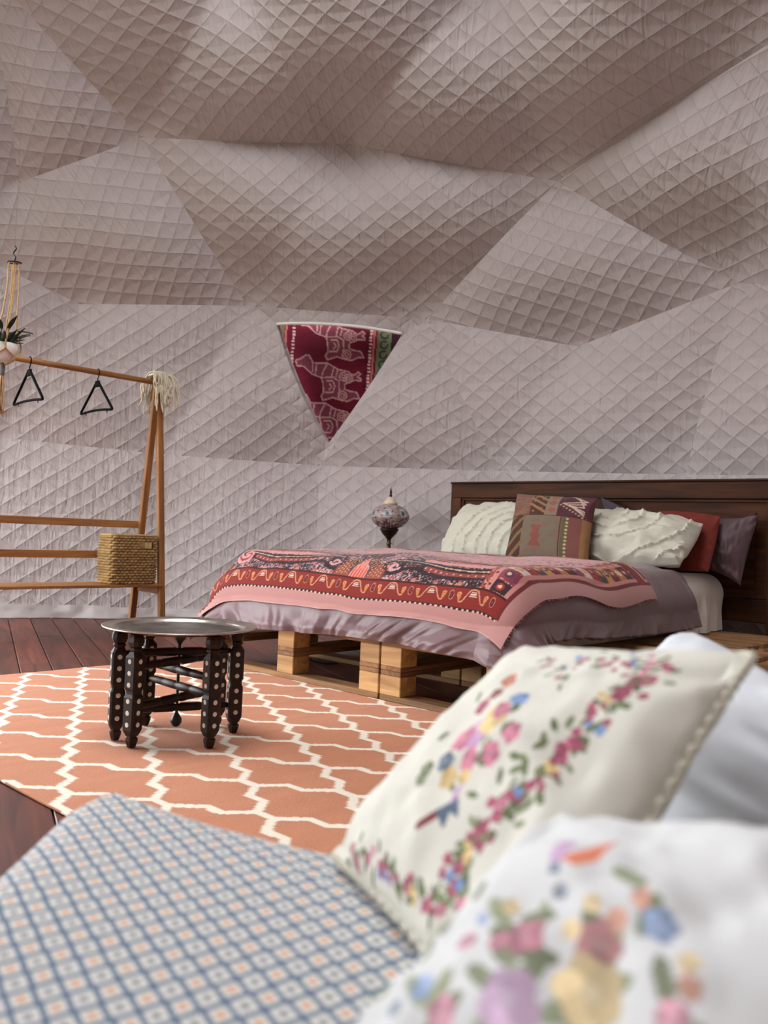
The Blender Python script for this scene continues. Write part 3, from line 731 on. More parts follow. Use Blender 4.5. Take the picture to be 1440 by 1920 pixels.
# ================================================================== pillows
def proj_px(P):
    P = np.atleast_2d(P); x, y, z = P[:, 0], P[:, 1], P[:, 2] - CAM_H
    d = y * math.cos(PITCH) + z * math.sin(PITCH); u = -y * math.sin(PITCH) + z * math.cos(PITCH)
    X = x / d * F_PX; Y = -u / d * F_PX
    return np.stack([720 + X * math.cos(ROLL) - Y * math.sin(ROLL), 960 + X * math.sin(ROLL) + Y * math.cos(ROLL)], 1)
def pillow_geo(c4, hf, hb_, n=70, pinch=.06, pw=.5, detail=None, seed=1, wr=.006, nrm=None):
    """closed cushion on four corners BL BR TR TL; front bulge hf, back bulge hb_. Returns V, F, (u, v) of the front, number of front verts"""
    BL, BR, TR, TL = [np.asarray(c, float) for c in c4]
    u, v = np.meshgrid(np.linspace(-1, 1, n), np.linspace(-1, 1, n), indexing='ij')
    # denser towards the seam
    U, Vv = np.sin(u * PI / 2 * .92) / math.sin(PI / 2 * .92), np.sin(v * PI / 2 * .92) / math.sin(PI / 2 * .92)
    uu = U * (1 - pinch * (1 - Vv ** 2) * np.abs(U) ** 2); vv = Vv * (1 - pinch * (1 - U ** 2) * np.abs(Vv) ** 2)
    a, b = (uu + 1) / 2, (vv + 1) / 2
    P = ((1 - a) * (1 - b))[..., None] * BL + (a * (1 - b))[..., None] * BR + (a * b)[..., None] * TR + ((1 - a) * b)[..., None] * TL
    nn = np.cross(BR - BL, TL - BL) + np.cross(TR - TL, TR - BR) if nrm is None else np.asarray(nrm, float); nn = nn / np.linalg.norm(nn)
    if nrm is None and nn @ (CAM - (BL + TR) / 2) < 0: nn = -nn
    h = (np.clip(1 - U ** 2, 0, 1) * np.clip(1 - Vv ** 2, 0, 1)) ** pw
    edge = np.clip(np.minimum(1 - np.abs(U), 1 - np.abs(Vv)) / .25, 0, 1)
    rad = np.sin(np.arctan2(Vv, U) * 14 + 2.5 * vnoise(U * 2 + 5, Vv * 2 + 5, seed)) * (1 - edge) * np.clip((np.abs(U * Vv)) * 1.6, 0, 1)
    w = wr * (vnoise(U * 3 + 7, Vv * 3 + 7, seed) + .5 * vnoise(U * 7 + 3, Vv * 7, seed + 1)) + wr * 1.1 * rad
    lim = np.clip(np.minimum(1 - np.abs(U), 1 - np.abs(Vv)) / .06, 0, 1)
    D = hf * h + w * lim
    if detail is not None: D = D + detail(U, Vv) * lim
    Pf = P + D[..., None] * nn; Pb = P - (hb_ * h + w * lim)[..., None] * nn
    idx = np.arange(n * n).reshape(n, n); back = idx.copy(); inner = np.zeros((n, n), bool); inner[1:-1, 1:-1] = True
    back[inner] = n * n + np.arange(inner.sum())
    V = np.concatenate([Pf.reshape(-1, 3), Pb[inner]])
    q = lambda I: np.stack([I[:-1, :-1], I[1:, :-1], I[1:, 1:], I[:-1, 1:]], -1).reshape(-1, 4)
    F = np.concatenate([q(idx), q(back)[:, ::-1]])
    if np.cross(BR - BL, TL - BL) @ nn < 0: F = F[:, ::-1]
    return V, F, np.stack([U.ravel(), Vv.ravel()], 1), n * n
def px4(pts, s0, s1):
    """corners from pixels on the planes s0 (lower edge) and s1 (upper edge)"""
    return [at_s(*pts[0], s0), at_s(*pts[1], s0), at_s(*pts[2], s1), at_s(*pts[3], s1)]
M_TUFT = vcol('cream_tufted_cotton', .9, 260, .35, .003, .15, .06)
M_RED = plain('rust_linen', (112, 32, 18), .85, var=.1, scale=20, bump=.3, bscale=220, bdist=.002)
M_MAU = plain('mauve_cotton', (96, 73, 77), .6, var=.06, scale=9, bump=.2, bscale=30, bdist=.006)
M_PUR = plain('purple_cotton', (60, 44, 60), .7, bump=.2, bscale=30, bdist=.006)
def rings(cx_, cy_, asp, rad, w=.034, h=.017, seed=3):
    def f(U, Vv):
        x, y = (U - cx_) * asp, Vv - cy_; r = np.hypot(x, y); d = np.zeros_like(U); nz = vnoise(U * 26, Vv * 26, seed); r = r + .012 * vnoise(U * 9, Vv * 9, seed + 1)
        for k in rad: d = d + h * np.exp(-((r - k) / w) ** 2) * (1 + .55 * nz)
        return d
    return f
pil = lambda nm, c4, hf, hb_, mat, lab, **kw: (lambda g: obj(nm, g[0], g[1], mat, label=lab, cat='pillow'))(pillow_geo(c4, hf, hb_, **kw))
pil('bed_pillow', px4([(1150, 1050), (1290, 1052), (1285, 992), (1126, 932)], 1.86, 1.93), .04, .03, M_PUR, 'dark purple pillow against the headboard behind the tufted pillow beside the rust one', n=50)
pil('bed_pillow', px4([(1326, 1066), (1388, 1098), (1424, 966), (1334, 974)], 1.82, 1.94), .09, .03, M_MAU, 'plump mauve pillow against the headboard behind the rust cushion', n=70, wr=.010, seed=5)
pil('scatter_cushion', px4([(1222, 1062), (1328, 1072), (1350, 968), (1236, 958)], 1.645, 1.82), .040, .015, M_RED, 'rust red cushion between white tufted and mauve pillows', n=60, seed=8, pinch=-.05)
def tufted(c4, label, rg, wr, seed, pinch):
    g = pillow_geo(c4, .12, .05, n=210, detail=rg, wr=wr, seed=seed, pinch=pinch); U, Vv = g[2][:, 0], g[2][:, 1]
    C = np.tile(lin((194, 189, 172)), (len(g[0]), 1)); C *= (1 + .03 * vnoise(np.arange(len(C)) * .37, np.zeros(len(C)), seed))[:, None]
    return obj('tufted_pillow', g[0], g[1], M_TUFT, cols=C, label=label, cat='pillow')
tufted(px4([(826, 1042), (1040, 1055), (1046, 955), (872, 950)], 1.50, 1.76), 'cream pillow with tufted arcs on the lamp side of the kilim cushion', rings(1.0, -1.0, 1.2, (.55, .8, 1.05, 1.3, 1.55, 1.8, 2.05), .034, .012), .012, 11, -.09)
tufted(px4([(1086, 1059), (1274, 1059), (1318, 982), (1096, 958)], 1.45, 1.70), 'cream tufted pillow with ringed loops between kilim and rust cushions', rings(-.30, .50, 1.25, (.30, .62, .95, 1.50, 1.85, 2.2), .032, .013), .016, 14, -.05)
# kilim patchwork cushion
g = pillow_geo(px4([(944, 1056), (1102, 1066), (1120, 934), (970, 926)], 1.30, 1.50), .075, .05, n=190, wr=.004, seed=17, pinch=.04)
U, Vv = g[2][:, 0], g[2][:, 1]; Ck = np.tile(lin((108, 66, 58)), (len(g[0]), 1)); cf = Ck[:g[3]]; nz = vnoise(U * 5, Vv * 40, 31)
cf[Vv < .25] = lin((112, 100, 84)); cf[(Vv < .25) & (nz > .35)] = lin((122, 92, 78))
cf[(Vv >= .25)] = lin((122, 76, 66)); cf[(Vv >= .25) & (nz > .3)] = lin((112, 96, 80))
m = (U < -.55) & (Vv < .25); cf[m] = lin((72, 48, 38))
for k in range(-4, 6): paint_line(cf, U, Vv, [(-1, -1 + k * .36), (-.52, -.64 + k * .36 + .14)], .045, (124, 92, 62)) if k < 4 else None
cf[(Vv >= .25)] = np.where((U < -.55)[Vv >= .25][:, None], cf[Vv >= .25], cf[Vv >= .25])
m = (Vv > .25) & (U > -.45) & (U < -.05); cf[m] = lin((74, 48, 38))
for k in range(6): paint_line(cf, U, Vv, [(-.45, .2 + k * .2), (-.05, -.05 + k * .2 + .0)], .035, (146, 100, 70)) if k > 1 else None
for k in range(8): paint_disc(cf, U, Vv, -.36 + (k % 2) * .2, .38 + k * .08, .04, (120, 108, 84), .03)
m = (Vv > .25) & (U >= -.05) & (U < .25); cf[m] = lin((124, 110, 92))
for k in range(3): paint_poly(cf, U, Vv, [(-.03, .42 + k * .24), (.10, .32 + k * .24), (.23, .42 + k * .24), (.10, .52 + k * .24)], (142, 84, 72))
m = (Vv > .25) & (U >= .25); cf[m] = lin((82, 42, 50))
for o in (0, .10, .20): paint_line(cf, U, Vv, [(.45 + o, .98 - o * .3), (.86 - o * .2, .80 - o), (.34 + o, .66 - o * .4), (.84, .42 - o * .6 + .05)], .018, (186, 160, 146))
for k in range(9): paint_disc(cf, U, Vv, .30 + k * .075, .60 - k * .045, .028, (152, 132, 104))
m = (Vv < .25) & (U > .55); cf[m] = lin((116, 70, 64)); cf[(Vv < .25) & (U > .40) & (U < .55)] = lin((96, 84, 60)); cf[(Vv < .25) & (U > .36) & (U < .385)] = lin((92, 50, 44))
for k in range(12): paint_disc(cf, U, Vv, .52, -.92 + k * .1, .03, (176, 160, 120)); 
m = (Vv < .25) & (U > .84); cf[m] = lin((134, 96, 62))
paint_poly(cf, U, Vv, [(-.32, -.05), (-.05, -.05), (-.12, -.25), (-.05, -.32), (-.12, -.42), (-.02, -.62), (-.36, -.62), (-.25, -.42), (-.32, -.32), (-.25, -.25)], (128, 74, 62))
cf[np.abs(Vv - .25) < .012] = lin((60, 38, 34)); Ck[:g[3]] = cf
M_KIL = vcol('kilim_wool', .95, 420, .5, .003, .1, .16)
obj('kilim_cushion', g[0], g[1], M_KIL, cols=Ck, label='brown patchwork kilim cushion propped between two cream tufted pillows', cat='pillow')

# ================================================================== mosaic lamp on a stool beside the bed
LP = bed(-1.37, 1.66, 0); M_STOOL = wood('stool_wood', (70, 42, 26), (110, 70, 42), .5, 2, 1, .1)
st = empty('bedside_stool', LP, 'small dark round wooden stool hidden beside the bed under the lamp', 'stool')
ZST = .388
obj('seat', *lathe([(0.001, ZST - .03), (.135, ZST - .03), (.145, ZST - .02), (.145, ZST - .006), (.138, ZST), (.001, ZST)], LP, 28, False), M_STOOL, st)
for k in range(4):
    an = k * PI / 2 + .5; d = np.array([math.cos(an), math.sin(an), 0])
    obj('leg', *tube([LP + d * .135 + [0, 0, .002], LP + d * .095 + [0, 0, ZST - .028]], [.014, .018], 10), M_STOOL, st)
M_BRASS = plain('aged_brass', (92, 78, 52), .38, 1.0, .3, 40)
M_DKB = plain('dark_bronze', (58, 40, 34), .45, .8, .2, 40)
lp0 = LP + [0, 0, ZST + .001]; lamp = empty('table_lamp', lp0, 'mosaic glass lamp with onion shade and brass stem beside the bed', 'lamp')
obj('base', *lathe([(.001, 0), (.060, 0), (.062, .008), (.045, .016), (.022, .026), (.014, .045), (.012, .07), (.020, .085), (.034, .115), (.036, .135), (.028, .165), (.016, .195), (.013, .215), (.020, .222), (.013, .230), (.013, .25)], lp0, 28), M_BRASS, lamp)
obj('shade_holder', *lathe([(.013, .25), (.020, .262), (.030, .272), (.050, .292), (.060, .312), (.066, .318), (.058, .326)], lp0, 28, False), M_DKB, lamp)
nA, nZ = 96, 60; prof = smooth_path([(.050, .326), (.092, .345), (.126, .385), (.130, .415), (.112, .450), (.075, .475), (.040, .488)], 9)
ii = np.interp(np.linspace(0, 1, nZ), np.linspace(0, 1, len(prof)), np.arange(len(prof))); pr = np.stack([np.interp(ii, np.arange(len(prof)), prof[:, k]) for k in (0, 1)], 1)
an = np.arange(nA) * 2 * PI / nA; Vs = np.stack([(lp0[0] + pr[:, 0][None] * np.cos(an)[:, None]), lp0[1] + pr[:, 0][None] * np.sin(an)[:, None], np.broadcast_to(lp0[2] + pr[:, 1], (nA, nZ))], -1).reshape(-1, 3)
Aa = np.repeat(an, nZ); Zz = np.tile(np.linspace(0, 1, nZ), nA); Cl = np.tile(lin((150, 128, 126)), (len(Aa), 1)); Cl[Zz < .28] = lin((104, 66, 70)); Cl[vnoise(Aa * 22, Zz * 24, 40) > .45] = lin((186, 172, 166))
for k in range(7):
    c = k * 2 * PI / 7 + .08; aa = np.mod(Aa - c + PI, 2 * PI) - PI; x = aa * 1.0; r = np.hypot(x, (Zz - .55) * 1.25); ph = np.arctan2((Zz - .55) * 1.25, x)
    Cl[r < .16 + .05 * np.cos(ph * 6)] = lin((196, 186, 172)); Cl[r < .115 + .03 * np.cos(ph * 6)] = lin((74, 106, 116)); Cl[r < .05] = lin((40, 70, 80))
    for j in range(6):
        q2 = j * PI / 3 + .3; Cl[np.hypot(x - .30 * math.cos(q2), (Zz - .55) * 1.25 - .30 * math.sin(q2)) < .045] = lin((62, 34, 40))
M_MOS = vcol('mosaic_glass', .25, 300, .5, .003, 0, .1, .5)
shade = obj('shade', Vs, grid_faces(nA, nZ, 0, True), M_MOS, lamp, cols=Cl)
obj('crown', *lathe([(.046, .484), (.050, .494), (.042, .506), (.030, .522), (.016, .534), (.008, .538)], lp0, 20), plain('crown_glass', (206, 188, 164), .4, 0, .2, 60), lamp)
obj('finial', *lathe([(.008, .538), (.011, .546), (.006, .554), (.009, .566), (.006, .580), (.0015, .604)], lp0, 14), M_DKB, lamp)

# ================================================================== string lights under the bed
M_CABLE = plain('black_rubber', (14, 14, 15), .5)
mgl, ntg, bg = mat_new('bulb_glass'); bg.inputs['Base Color'].default_value = (.95, .9, .82, 1); bg.inputs['Transmission Weight'].default_value = 1.0; bg.inputs['Roughness'].default_value = .02; bg.inputs['IOR'].default_value = 1.2
M_FIL = plain('filament', (220, 170, 90), .3, 1.0)
spots = [bed(-.80, .30, .185), bed(-.23, .34, .195), bed(.50, .34, .19)]
sl = empty('string_lights', bed(-.2, .3, 0), 'black string light cable with clear bulbs hanging under the bed', 'lights')
pts = [bed(-1.02, .22, .208), bed(-.90, .26, .206)]
for p in spots: pts += [p + [-.05, 0.01, .016], p + [0, 0, .016], p + [.06, -.01, .016]]
pts += [bed(.9, .3, .206)]
obj('cable', *tube(smooth_path(pts, 8), .0045, 7), M_CABLE, sl)
obj('cable_loop', *tube(smooth_path([spots[0] + [.005, 0, .03], spots[0] + [.03, 0, -.06], spots[0] + [.09, -.02, -.14], spots[0] + [.17, -.03, -.172], spots[0] + [.26, -.02, -.172]], 8), .0045, 7), M_CABLE, sl)
for p in spots:
    obj('socket', *lathe([(.004, .026), (.012, .022), (.016, .005), (.016, -.028), (.014, -.030)], p, 14), M_CABLE, sl)
    bl_ = obj('bulb', *lathe([(.011, -.030), (.013, -.036), (.021, -.050), (.0235, -.064), (.020, -.080), (.010, -.089), (.001, -.091)], p, 16, False), mgl, sl)
    obj('filament', *tube([p + [-.006, 0, -.04], p + [-.005, 0, -.062], p + [0, 0, -.056], p + [.005, 0, -.062], p + [.006, 0, -.04]], .0015, 5), M_FIL, bl_)
# ================================================================== rug
RW0, RW1, RU0, RU1 = -3.66, -.95, .977, 2.583
rw, ru = np.meshgrid(np.arange(RW0, RW1, .0058), np.arange(RU0, RU1, .0058), indexing='ij'); nu, nv = rw.shape
X = rw * BW[0] + ru * BU[0]; Y = rw * BW[1] + ru * BU[1]
n0 = np.array([-.479, 3.491]); n0w, n0u = n0 @ BW, n0 @ BU; LW, LU = .2328, .1318
w = (rw - n0w + .004 * vnoise(rw * 9, ru * 9, 51)).ravel(); u = (ru - n0u + .004 * vnoise(rw * 8, ru * 8, 52)).ravel()
x = np.abs(np.mod(w + LW, 2 * LW) - LW); y = np.abs(np.mod(u + LU, 2 * LU) - LU)
h0, h1, y1 = .030, .087, .066
d = seg_dist(x, y, [(0, 0), (h0, 0), (h1, y1), (h1 + .060, y1), (LW - h0, LU), (LW, LU)])
jag = .0018 * np.sign(np.sin(u * 700)) * .6
Cr = np.tile(lin((194, 128, 94)), (len(w), 1)); Cr *= (1 + .05 * vnoise(w * 30, u * 6, 53) + .04 * vnoise(w * 160, u * 160, 54))[:, None]
Cr[d < .0125 + jag] = lin((238, 226, 206))
M_RUG = vcol('flatweave_rug', .95, 260, .6, .004, .1, .10)
Zr = .0065 + .0012 * vnoise(rw * 5, ru * 5, 57) + .0025 * np.exp(-(ru - RU0) / .03)
rug = obj('rug', np.stack([X, Y, Zr], -1).reshape(-1, 3), grid_faces(nu, nv), M_RUG, cols=Cr, label='orange flatweave rug with white stepped trellis on the plank floor', cat='rug')
so = rug.modifiers.new('thick', 'SOLIDIFY'); so.thickness = .005; so.offset = -1

# ================================================================== folding stand with round tray
TC = np.array([-.634, 2.7355, .0085]); TZ = .3535; TR_ = .2415
M_LEG = wood('dark_turned_wood', (22, 12, 7), (52, 29, 16), .5, 2, 1.2, .12, bump=.1); M_LEG.node_tree.nodes['Principled BSDF'].inputs['Specular IOR Level'].default_value = .3
M_STUD = plain('bone_inlay', (222, 214, 200), .4, var=.1, scale=300)
M_BLK = plain('black_lacquer', (16, 13, 12), .35)
stand = empty('folding_stand', TC, 'dark folding wooden stand with six studded legs on the orange rug', 'table stand')
def oct_loft(secs, c):
    """square posts with cut corners: (z, half width, cut)"""
    V = []; F = []
    for z, hw, ct in secs:
        k = hw - ct
        V += [(c[0] + x, c[1] + y, c[2] + z) for x, y in ((hw, -k), (hw, k), (k, hw), (-k, hw), (-hw, k), (-hw, -k), (-k, -hw), (k, -hw))]
    for i in range(len(secs) - 1):
        for j in range(8): F.append([i * 8 + j, i * 8 + (j + 1) % 8, i * 8 + 8 + (j + 1) % 8, i * 8 + 8 + j])
    F.append(list(range(8))[::-1]); F.append([(len(secs) - 1) * 8 + j for j in range(8)])
    return np.array(V), F
secs = [(0, .010, .005), (.004, .012, .006), (.020, .0165, .008), (.028, .0165, .008), (.030, .013, .006), (.034, .013, .006), (.036, .0165, .008), (.052, .022, .0055), (.062, .0225, .005), (.150, .0225, .005), (.160, .0185, .005),
        (.168, .0185, .005), (.178, .0225, .005), (.270, .0225, .005), (.282, .0165, .008), (.286, .0145, .007), (.292, .018, .008), (.296, .018, .008), (.299, .0145, .007), (.303, .0185, .009), (.315, .0225, .010), (.328, .0215, .010), (.3375, .0165, .008)]
V, F = oct_loft(secs, (0, 0, 0)); me_leg = make_mesh('leg', V, F, False); me_leg.materials.append(M_LEG)
V, F = lathe([(.0001, .0010), (.0062, .0008), (.0074, .0), (.0074, -.002)], (0, 0, 0), 12); me_stud = make_mesh('stud', V, F, False); me_stud.materials.append(M_STUD)
LEG_AZ = [-154, -120, 136, -44, 24, 58]; legpos = []
for k, az in enumerate(LEG_AZ):
    a = math.radians(az); p = TC + np.array([.186 * math.cos(a), .186 * math.sin(a), 0]); legpos.append(p)
    lg = link_mesh('leg', me_leg, stand, Matrix.Translation(p) @ Matrix.Rotation(a, 4, 'Z'))
    for q4 in range(4):
        R_ = Matrix.Translation(p) @ Matrix.Rotation(a + q4 * PI / 2, 4, 'Z')
        for z in (.070, .105, .140, .188, .223, .258): link_mesh('stud', me_stud, lg, R_ @ Matrix.Translation((.0225, 0, z)) @ Matrix.Rotation(PI / 2, 4, 'Y'))
for i, j, zs in ((0, 4, (.268, .092)), (1, 5, (.240, .122)), (2, 3, (.210, .160))):
    for z in zs:
        A, B = legpos[i] + [0, 0, z], legpos[j] + [0, 0, z]; dd = (B - A) / np.linalg.norm(B - A); LL_ = np.linalg.norm(B - A); A = A + dd * .021; B = B - dd * .021
        sts = [0, .03, .08, .24, .26, .28, .46, .48, .52, .54, .72, .74, .76, .92, .97, 1]; rr = [.008, .010, .012, .0135, .0105, .0135, .0145, .0115, .0115, .0145, .0135, .0105, .0135, .012, .010, .008]
        obj('cross_bar', *tube([A + (B - A) * s for s in sts], rr, 8), M_LEG, stand)
obj('spindle', *lathe([(.001, .028), (.011, .032), (.018, .044), (.018, .056), (.010, .068), (.005, .076), (.005, .290), (.010, .298), (.018, .308), (.020, .318), (.014, .328), (.010, .334)], TC, 10), M_BLK, stand)
# tray
m, nt, b = mat_new('tarnished_silver'); tc = N(nt, 'TexCoord'); vo = N(nt, 'TexVoronoi'); vo.inputs['Scale'].default_value = 150; L(nt, tc.outputs['Object'], vo.inputs[0])
no = N(nt, 'TexNoise'); no.inputs['Scale'].default_value = 14; no.inputs['Detail'].default_value = 6; L(nt, tc.outputs['Object'], no.inputs[0])
r = N(nt, 'ValToRGB'); r.color_ramp.elements[0].position = .35; r.color_ramp.elements[0].color = rgb(86, 82, 78); r.color_ramp.elements[1].position = .7; r.color_ramp.elements[1].color = rgb(150, 142, 132)
L(nt, no.outputs[0], r.inputs[0]); L(nt, r.outputs[0], b.inputs['Base Color']); b.inputs['Metallic'].default_value = 1; b.inputs['Roughness'].default_value = .36
bm = N(nt, 'Bump'); bm.inputs['Strength'].default_value = 1.0; bm.inputs['Distance'].default_value = .002; L(nt, vo.outputs['Distance'], bm.inputs['Height']); L(nt, bm.outputs[0], b.inputs['Normal'])
M_TRAY = m; M_RIM = plain('silver_rim', (196, 190, 182), .28, 1.0, .25, 30); M_COP = plain('copper_underside', (186, 104, 72), .3, 1.0, .2, 40)
T0 = np.array([TC[0], TC[1], TC[2] + .3330]); tray = empty('serving_tray', T0, 'round engraved tarnished metal tray resting on the folding stand', 'tray')
obj('engraved_plate', *lathe([(.0005, .0060), (.10, .0060), (.1905, .0060)], T0, 72, False), M_TRAY, tray)
obj('rim', *lathe([(.1905, .0060), (.194, .0064), (.200, .0110), (.204, .0165), (.208, .0180), (.212, .0172), (.232, .0178), (.2385, .0205), (.2415, .0195), (.2415, .0165), (.2385, .0155)], T0, 72, False), M_RIM, tray)
obj('underside', *lathe([(.0005, .0045), (.192, .0045), (.199, .0062), (.206, .0120), (.216, .0132), (.2385, .0155)], T0, 72, False), M_COP, tray)

# ================================================================== clothes rack
RK = np.array([-1.6366, 6.0265]) * .92; rd = np.array([math.cos(.7961), math.sin(.7961)]); rn = np.array([rd[1], -rd[0]])
def rk(t, n, z): q = RK + t * rd + n * rn; return np.array([q[0], q[1], z])
M_RACK = wood('oiled_pine', (128, 80, 40), (178, 122, 66), .5, 0, 1.0, .1, bump=.12)
rack = empty('clothes_rack', rk(-.6, 0, 0), 'wooden A-frame clothes rack with hanging rail and low shelf', 'rack')
BZ = 1.597; RL = -1.25
def beam_local(name, p0, p1, w, h, mat, parent, up=(0, 0, 1), bev=.003):
    p0, p1 = np.asarray(p0, float), np.asarray(p1, float); d = p1 - p0; Ln = np.linalg.norm(d); d /= Ln
    sd = np.cross(np.asarray(up, float), d); sd /= np.linalg.norm(sd); uu = np.cross(d, sd); c = (p0 + p1) / 2
    V, F = box((0, 0, 0), (Ln / 2, w / 2, h / 2), bev=bev); me = make_mesh(name, V, F, False); me.materials.append(mat)
    return link_mesh(name, me, parent, Matrix(((d[0], sd[0], uu[0], c[0]), (d[1], sd[1], uu[1], c[1]), (d[2], sd[2], uu[2], c[2]), (0, 0, 0, 1))))
def rail_local(name, p0, p1, r):
    p0, p1 = np.asarray(p0, float), np.asarray(p1, float); Ln = np.linalg.norm(p1 - p0); V, F = tube([(-Ln / 2, 0, 0), (0, 0, 0), (Ln / 2, 0, 0)], r, 16)
    me = make_mesh(name, V, F); me.materials.append(M_RACK); c = (p0 + p1) / 2; a = math.atan2(p1[1] - p0[1], p1[0] - p0[0])
    return link_mesh(name, me, rack, Matrix.Translation(c) @ Matrix.Rotation(a, 4, 'Z'))
rail_local('hanging_rail', rk(RL - .04, 0, BZ), rk(.035, 0, BZ), .0175)
NF, NB = .155, -.165
for tE in (0.0, RL):
    beam_local('leg', rk(tE + .018, NF, .001), rk(tE + .018, -.022, BZ + .03), .030, .042, M_RACK, rack, (rd[0], rd[1], 0))
    beam_local('leg', rk(tE - .018, NB, .001), rk(tE - .018, .022, BZ + .02), .030, .042, M_RACK, rack, (rd[0], rd[1], 0))
    beam_local('shelf_bearer', rk(tE - .0, NB * .83, .2565), rk(tE - .0, NF * .83, .2565), .022, .045, M_RACK, rack)
lx = lambda z: NB + (-.165 * 0 + .187) * z / BZ
for z in (.669, .470): beam_local('back_rail', rk(RL - .05, lx(z) - .025, z), rk(.01, lx(z) - .025, z), .02, .046, M_RACK, rack)
for k in range(4): beam_local('shelf_slat', rk(RL - .02, -.105 + k * .073, (.288)), rk(.02, -.105 + k * .073, (.288)), .066, .018, M_RACK, rack)
# hangers
M_HANG = plain('black_velvet', (9, 9, 10), .9, spec=.1)
def hanger(px, label):
    best = min(np.linspace(RL, 0, 400), key=lambda t: abs(proj_px(rk(t, 0, BZ))[0, 0] - px)); o = rk(best, 0, BZ + .0205)
    h = empty('clothes_hanger', o - [0, 0, .19], label, 'hanger', 'black hangers on the rack rail')
    hx = np.array([.70, -.71, 0]); hx /= np.linalg.norm(hx); P = lambda a, z: o + hx * a + np.array([0, 0, z])
    hook = [P(.020 * math.cos(th), -.0205 + .0215 * math.sin(th)) for th in np.linspace(PI * 1.0, -.35, 14)] + [P(.012, -.045), P(0, -.062), P(0, -.085)]
    obj('hook', *tube(hook, .0032, 7), M_HANG, h)
    fr = smooth_path([P(-.016, -.085), P(-.06, -.125), P(-.15, -.205), P(-.192, -.243), P(-.205, -.258), P(-.195, -.264), P(-.10, -.258), P(0, -.256), P(.10, -.258), P(.195, -.264), P(.205, -.258), P(.192, -.243), P(.15, -.205), P(.06, -.125), P(.016, -.085)], 5)
    obj('frame', *tube(fr, .0078, 8), M_HANG, h)
    V, F = box(P(0, -.092), (.024, .006, .02), hx, np.cross((0, 0, 1), hx), (0, 0, 1), .004); obj('shoulder_plate', V, F, M_HANG, h, smooth=False)
    for a in (-.14, .14): obj('strap_hook', *tube([P(a, -.26), P(a + .004, -.278), P(a + .012, -.276)], .0022, 6), M_HANG, h)
hanger(56, 'black hanger on the rail beside the hanging planter'); hanger(184, 'black hanger on the rail towards the yarn tassel')
# yarn hung over the rail end
tas = []
ap = rk(.0, 0, BZ + .062)
for i in range(95):
    a = RNG.normal(0, .032); sd = RNG.choice([-1, 1]); ln = RNG.uniform(.12, .25); n_ = sd * (.056 + abs(RNG.normal(0, .012)))
    st_ = ap + np.append(rd * a * .55, 0) + [0, 0, RNG.uniform(-.012, .012)]
    pts = [st_, st_ + np.append(rn * n_ * .8 + rd * a * .3, -.012)]
    for k in range(1, 6): pts.append(st_ + np.append(rn * (n_ + sd * .006 * k) + rd * (a * .5 + RNG.normal(0, .006)) + rn * RNG.normal(0, .005), -.02 - ln * k / 5))
    tas.append(tube(smooth_path(pts, 3), .0042, 5))
V, F = join(*tas); obj('yarn_tassel', V, F, plain('cream_yarn', (214, 202, 176), .95, var=.12, scale=40, bump=.4, bscale=300), label='bundle of cream yarn strands draped over the rack rail end', cat='tassel')

# ================================================================== woven basket on the shelf
KZ = .298; K = rk(-.338, .128, KZ)[:2]; bx_ = np.array([math.cos(math.radians(44.5)), math.sin(math.radians(44.5))]); by_ = np.array([-bx_[1], bx_[0]]); bw, bd, bh = .305, .165, .30
per = 2 * (bw + bd); npn, nz = 300, 110
def rect_pt(s, grow):
    rc = .03; segs = [(bw - 2 * rc), PI / 2 * rc, (bd - 2 * rc), PI / 2 * rc] * 2; tot = sum(segs); s = (s % 1.0) * tot
    cor = [(rc, 0, 0), (bw - rc, rc, -PI / 2), (bw, rc, PI / 2), (bw - rc, bd - rc, 0), (bw - rc, bd, PI), (rc, bd - rc, PI / 2), (0, bd - rc, -PI / 2), (rc, rc, PI)]
    for i, L_ in enumerate(segs):
        if s <= L_ or i == 7:
            x0, y0, a = cor[i]
            if i % 2 == 0:
                dr = [(1, 0), (0, 1), (-1, 0), (0, -1)][i // 2]; nn_ = [(0, -1), (1, 0), (0, 1), (-1, 0)][i // 2]
                return np.array([x0 + dr[0] * s, y0 + dr[1] * s]), np.array(nn_, float)
            th = a + s / rc; nn_ = np.array([math.cos(th), math.sin(th)]); return np.array([x0, y0]) + rc * nn_, nn_
        s -= L_
PB = [rect_pt(i / npn, 0) for i in range(npn)]; pos = np.array([p[0] for p in PB]); nor = np.array([p[1] for p in PB])
sarc = np.arange(npn) / npn * per; zz = np.linspace(0, bh, nz); SA, ZZ = np.meshgrid(sarc, zz, indexing='ij')
rowh, colw = .0165, .030; row = np.floor(ZZ / rowh)
wv = np.abs(np.sin(PI * ZZ / rowh)) ** .7 * (.10 + .90 * np.abs(np.sin(PI * (SA / colw + .5 * (row % 2)))) ** .7)
D = .015 * wv + .003 * vnoise(SA * 30, ZZ * 60, 61) + .008 * np.sin(PI * ZZ / bh)
Pl = pos[:, None, :] + nor[:, None, :] * D[..., None]
to_w = lambda p: np.stack([K[0] + p[..., 0] * bx_[0] + p[..., 1] * by_[0], K[1] + p[..., 0] * bx_[1] + p[..., 1] * by_[1]], -1)
Vw = np.concatenate([to_w(Pl), (KZ + ZZ)[..., None]], -1).reshape(-1, 3)
hole = lambda s, z: (np.abs(s - .205) < .052) & (np.abs(z - .240) < .019)
Fq = grid_faces(npn, nz, 0, True); cs = np.repeat(sarc, nz)[Fq].mean(1); cz = np.tile(zz, npn)[Fq].mean(1); Fo = Fq[~hole(cs, cz)]
Pi_ = pos[:, None, :] - nor[:, None, :] * .008 + 0 * Pl; Vi = np.concatenate([to_w(Pi_), (KZ + .01 + ZZ * .965)[..., None]], -1).reshape(-1, 3)
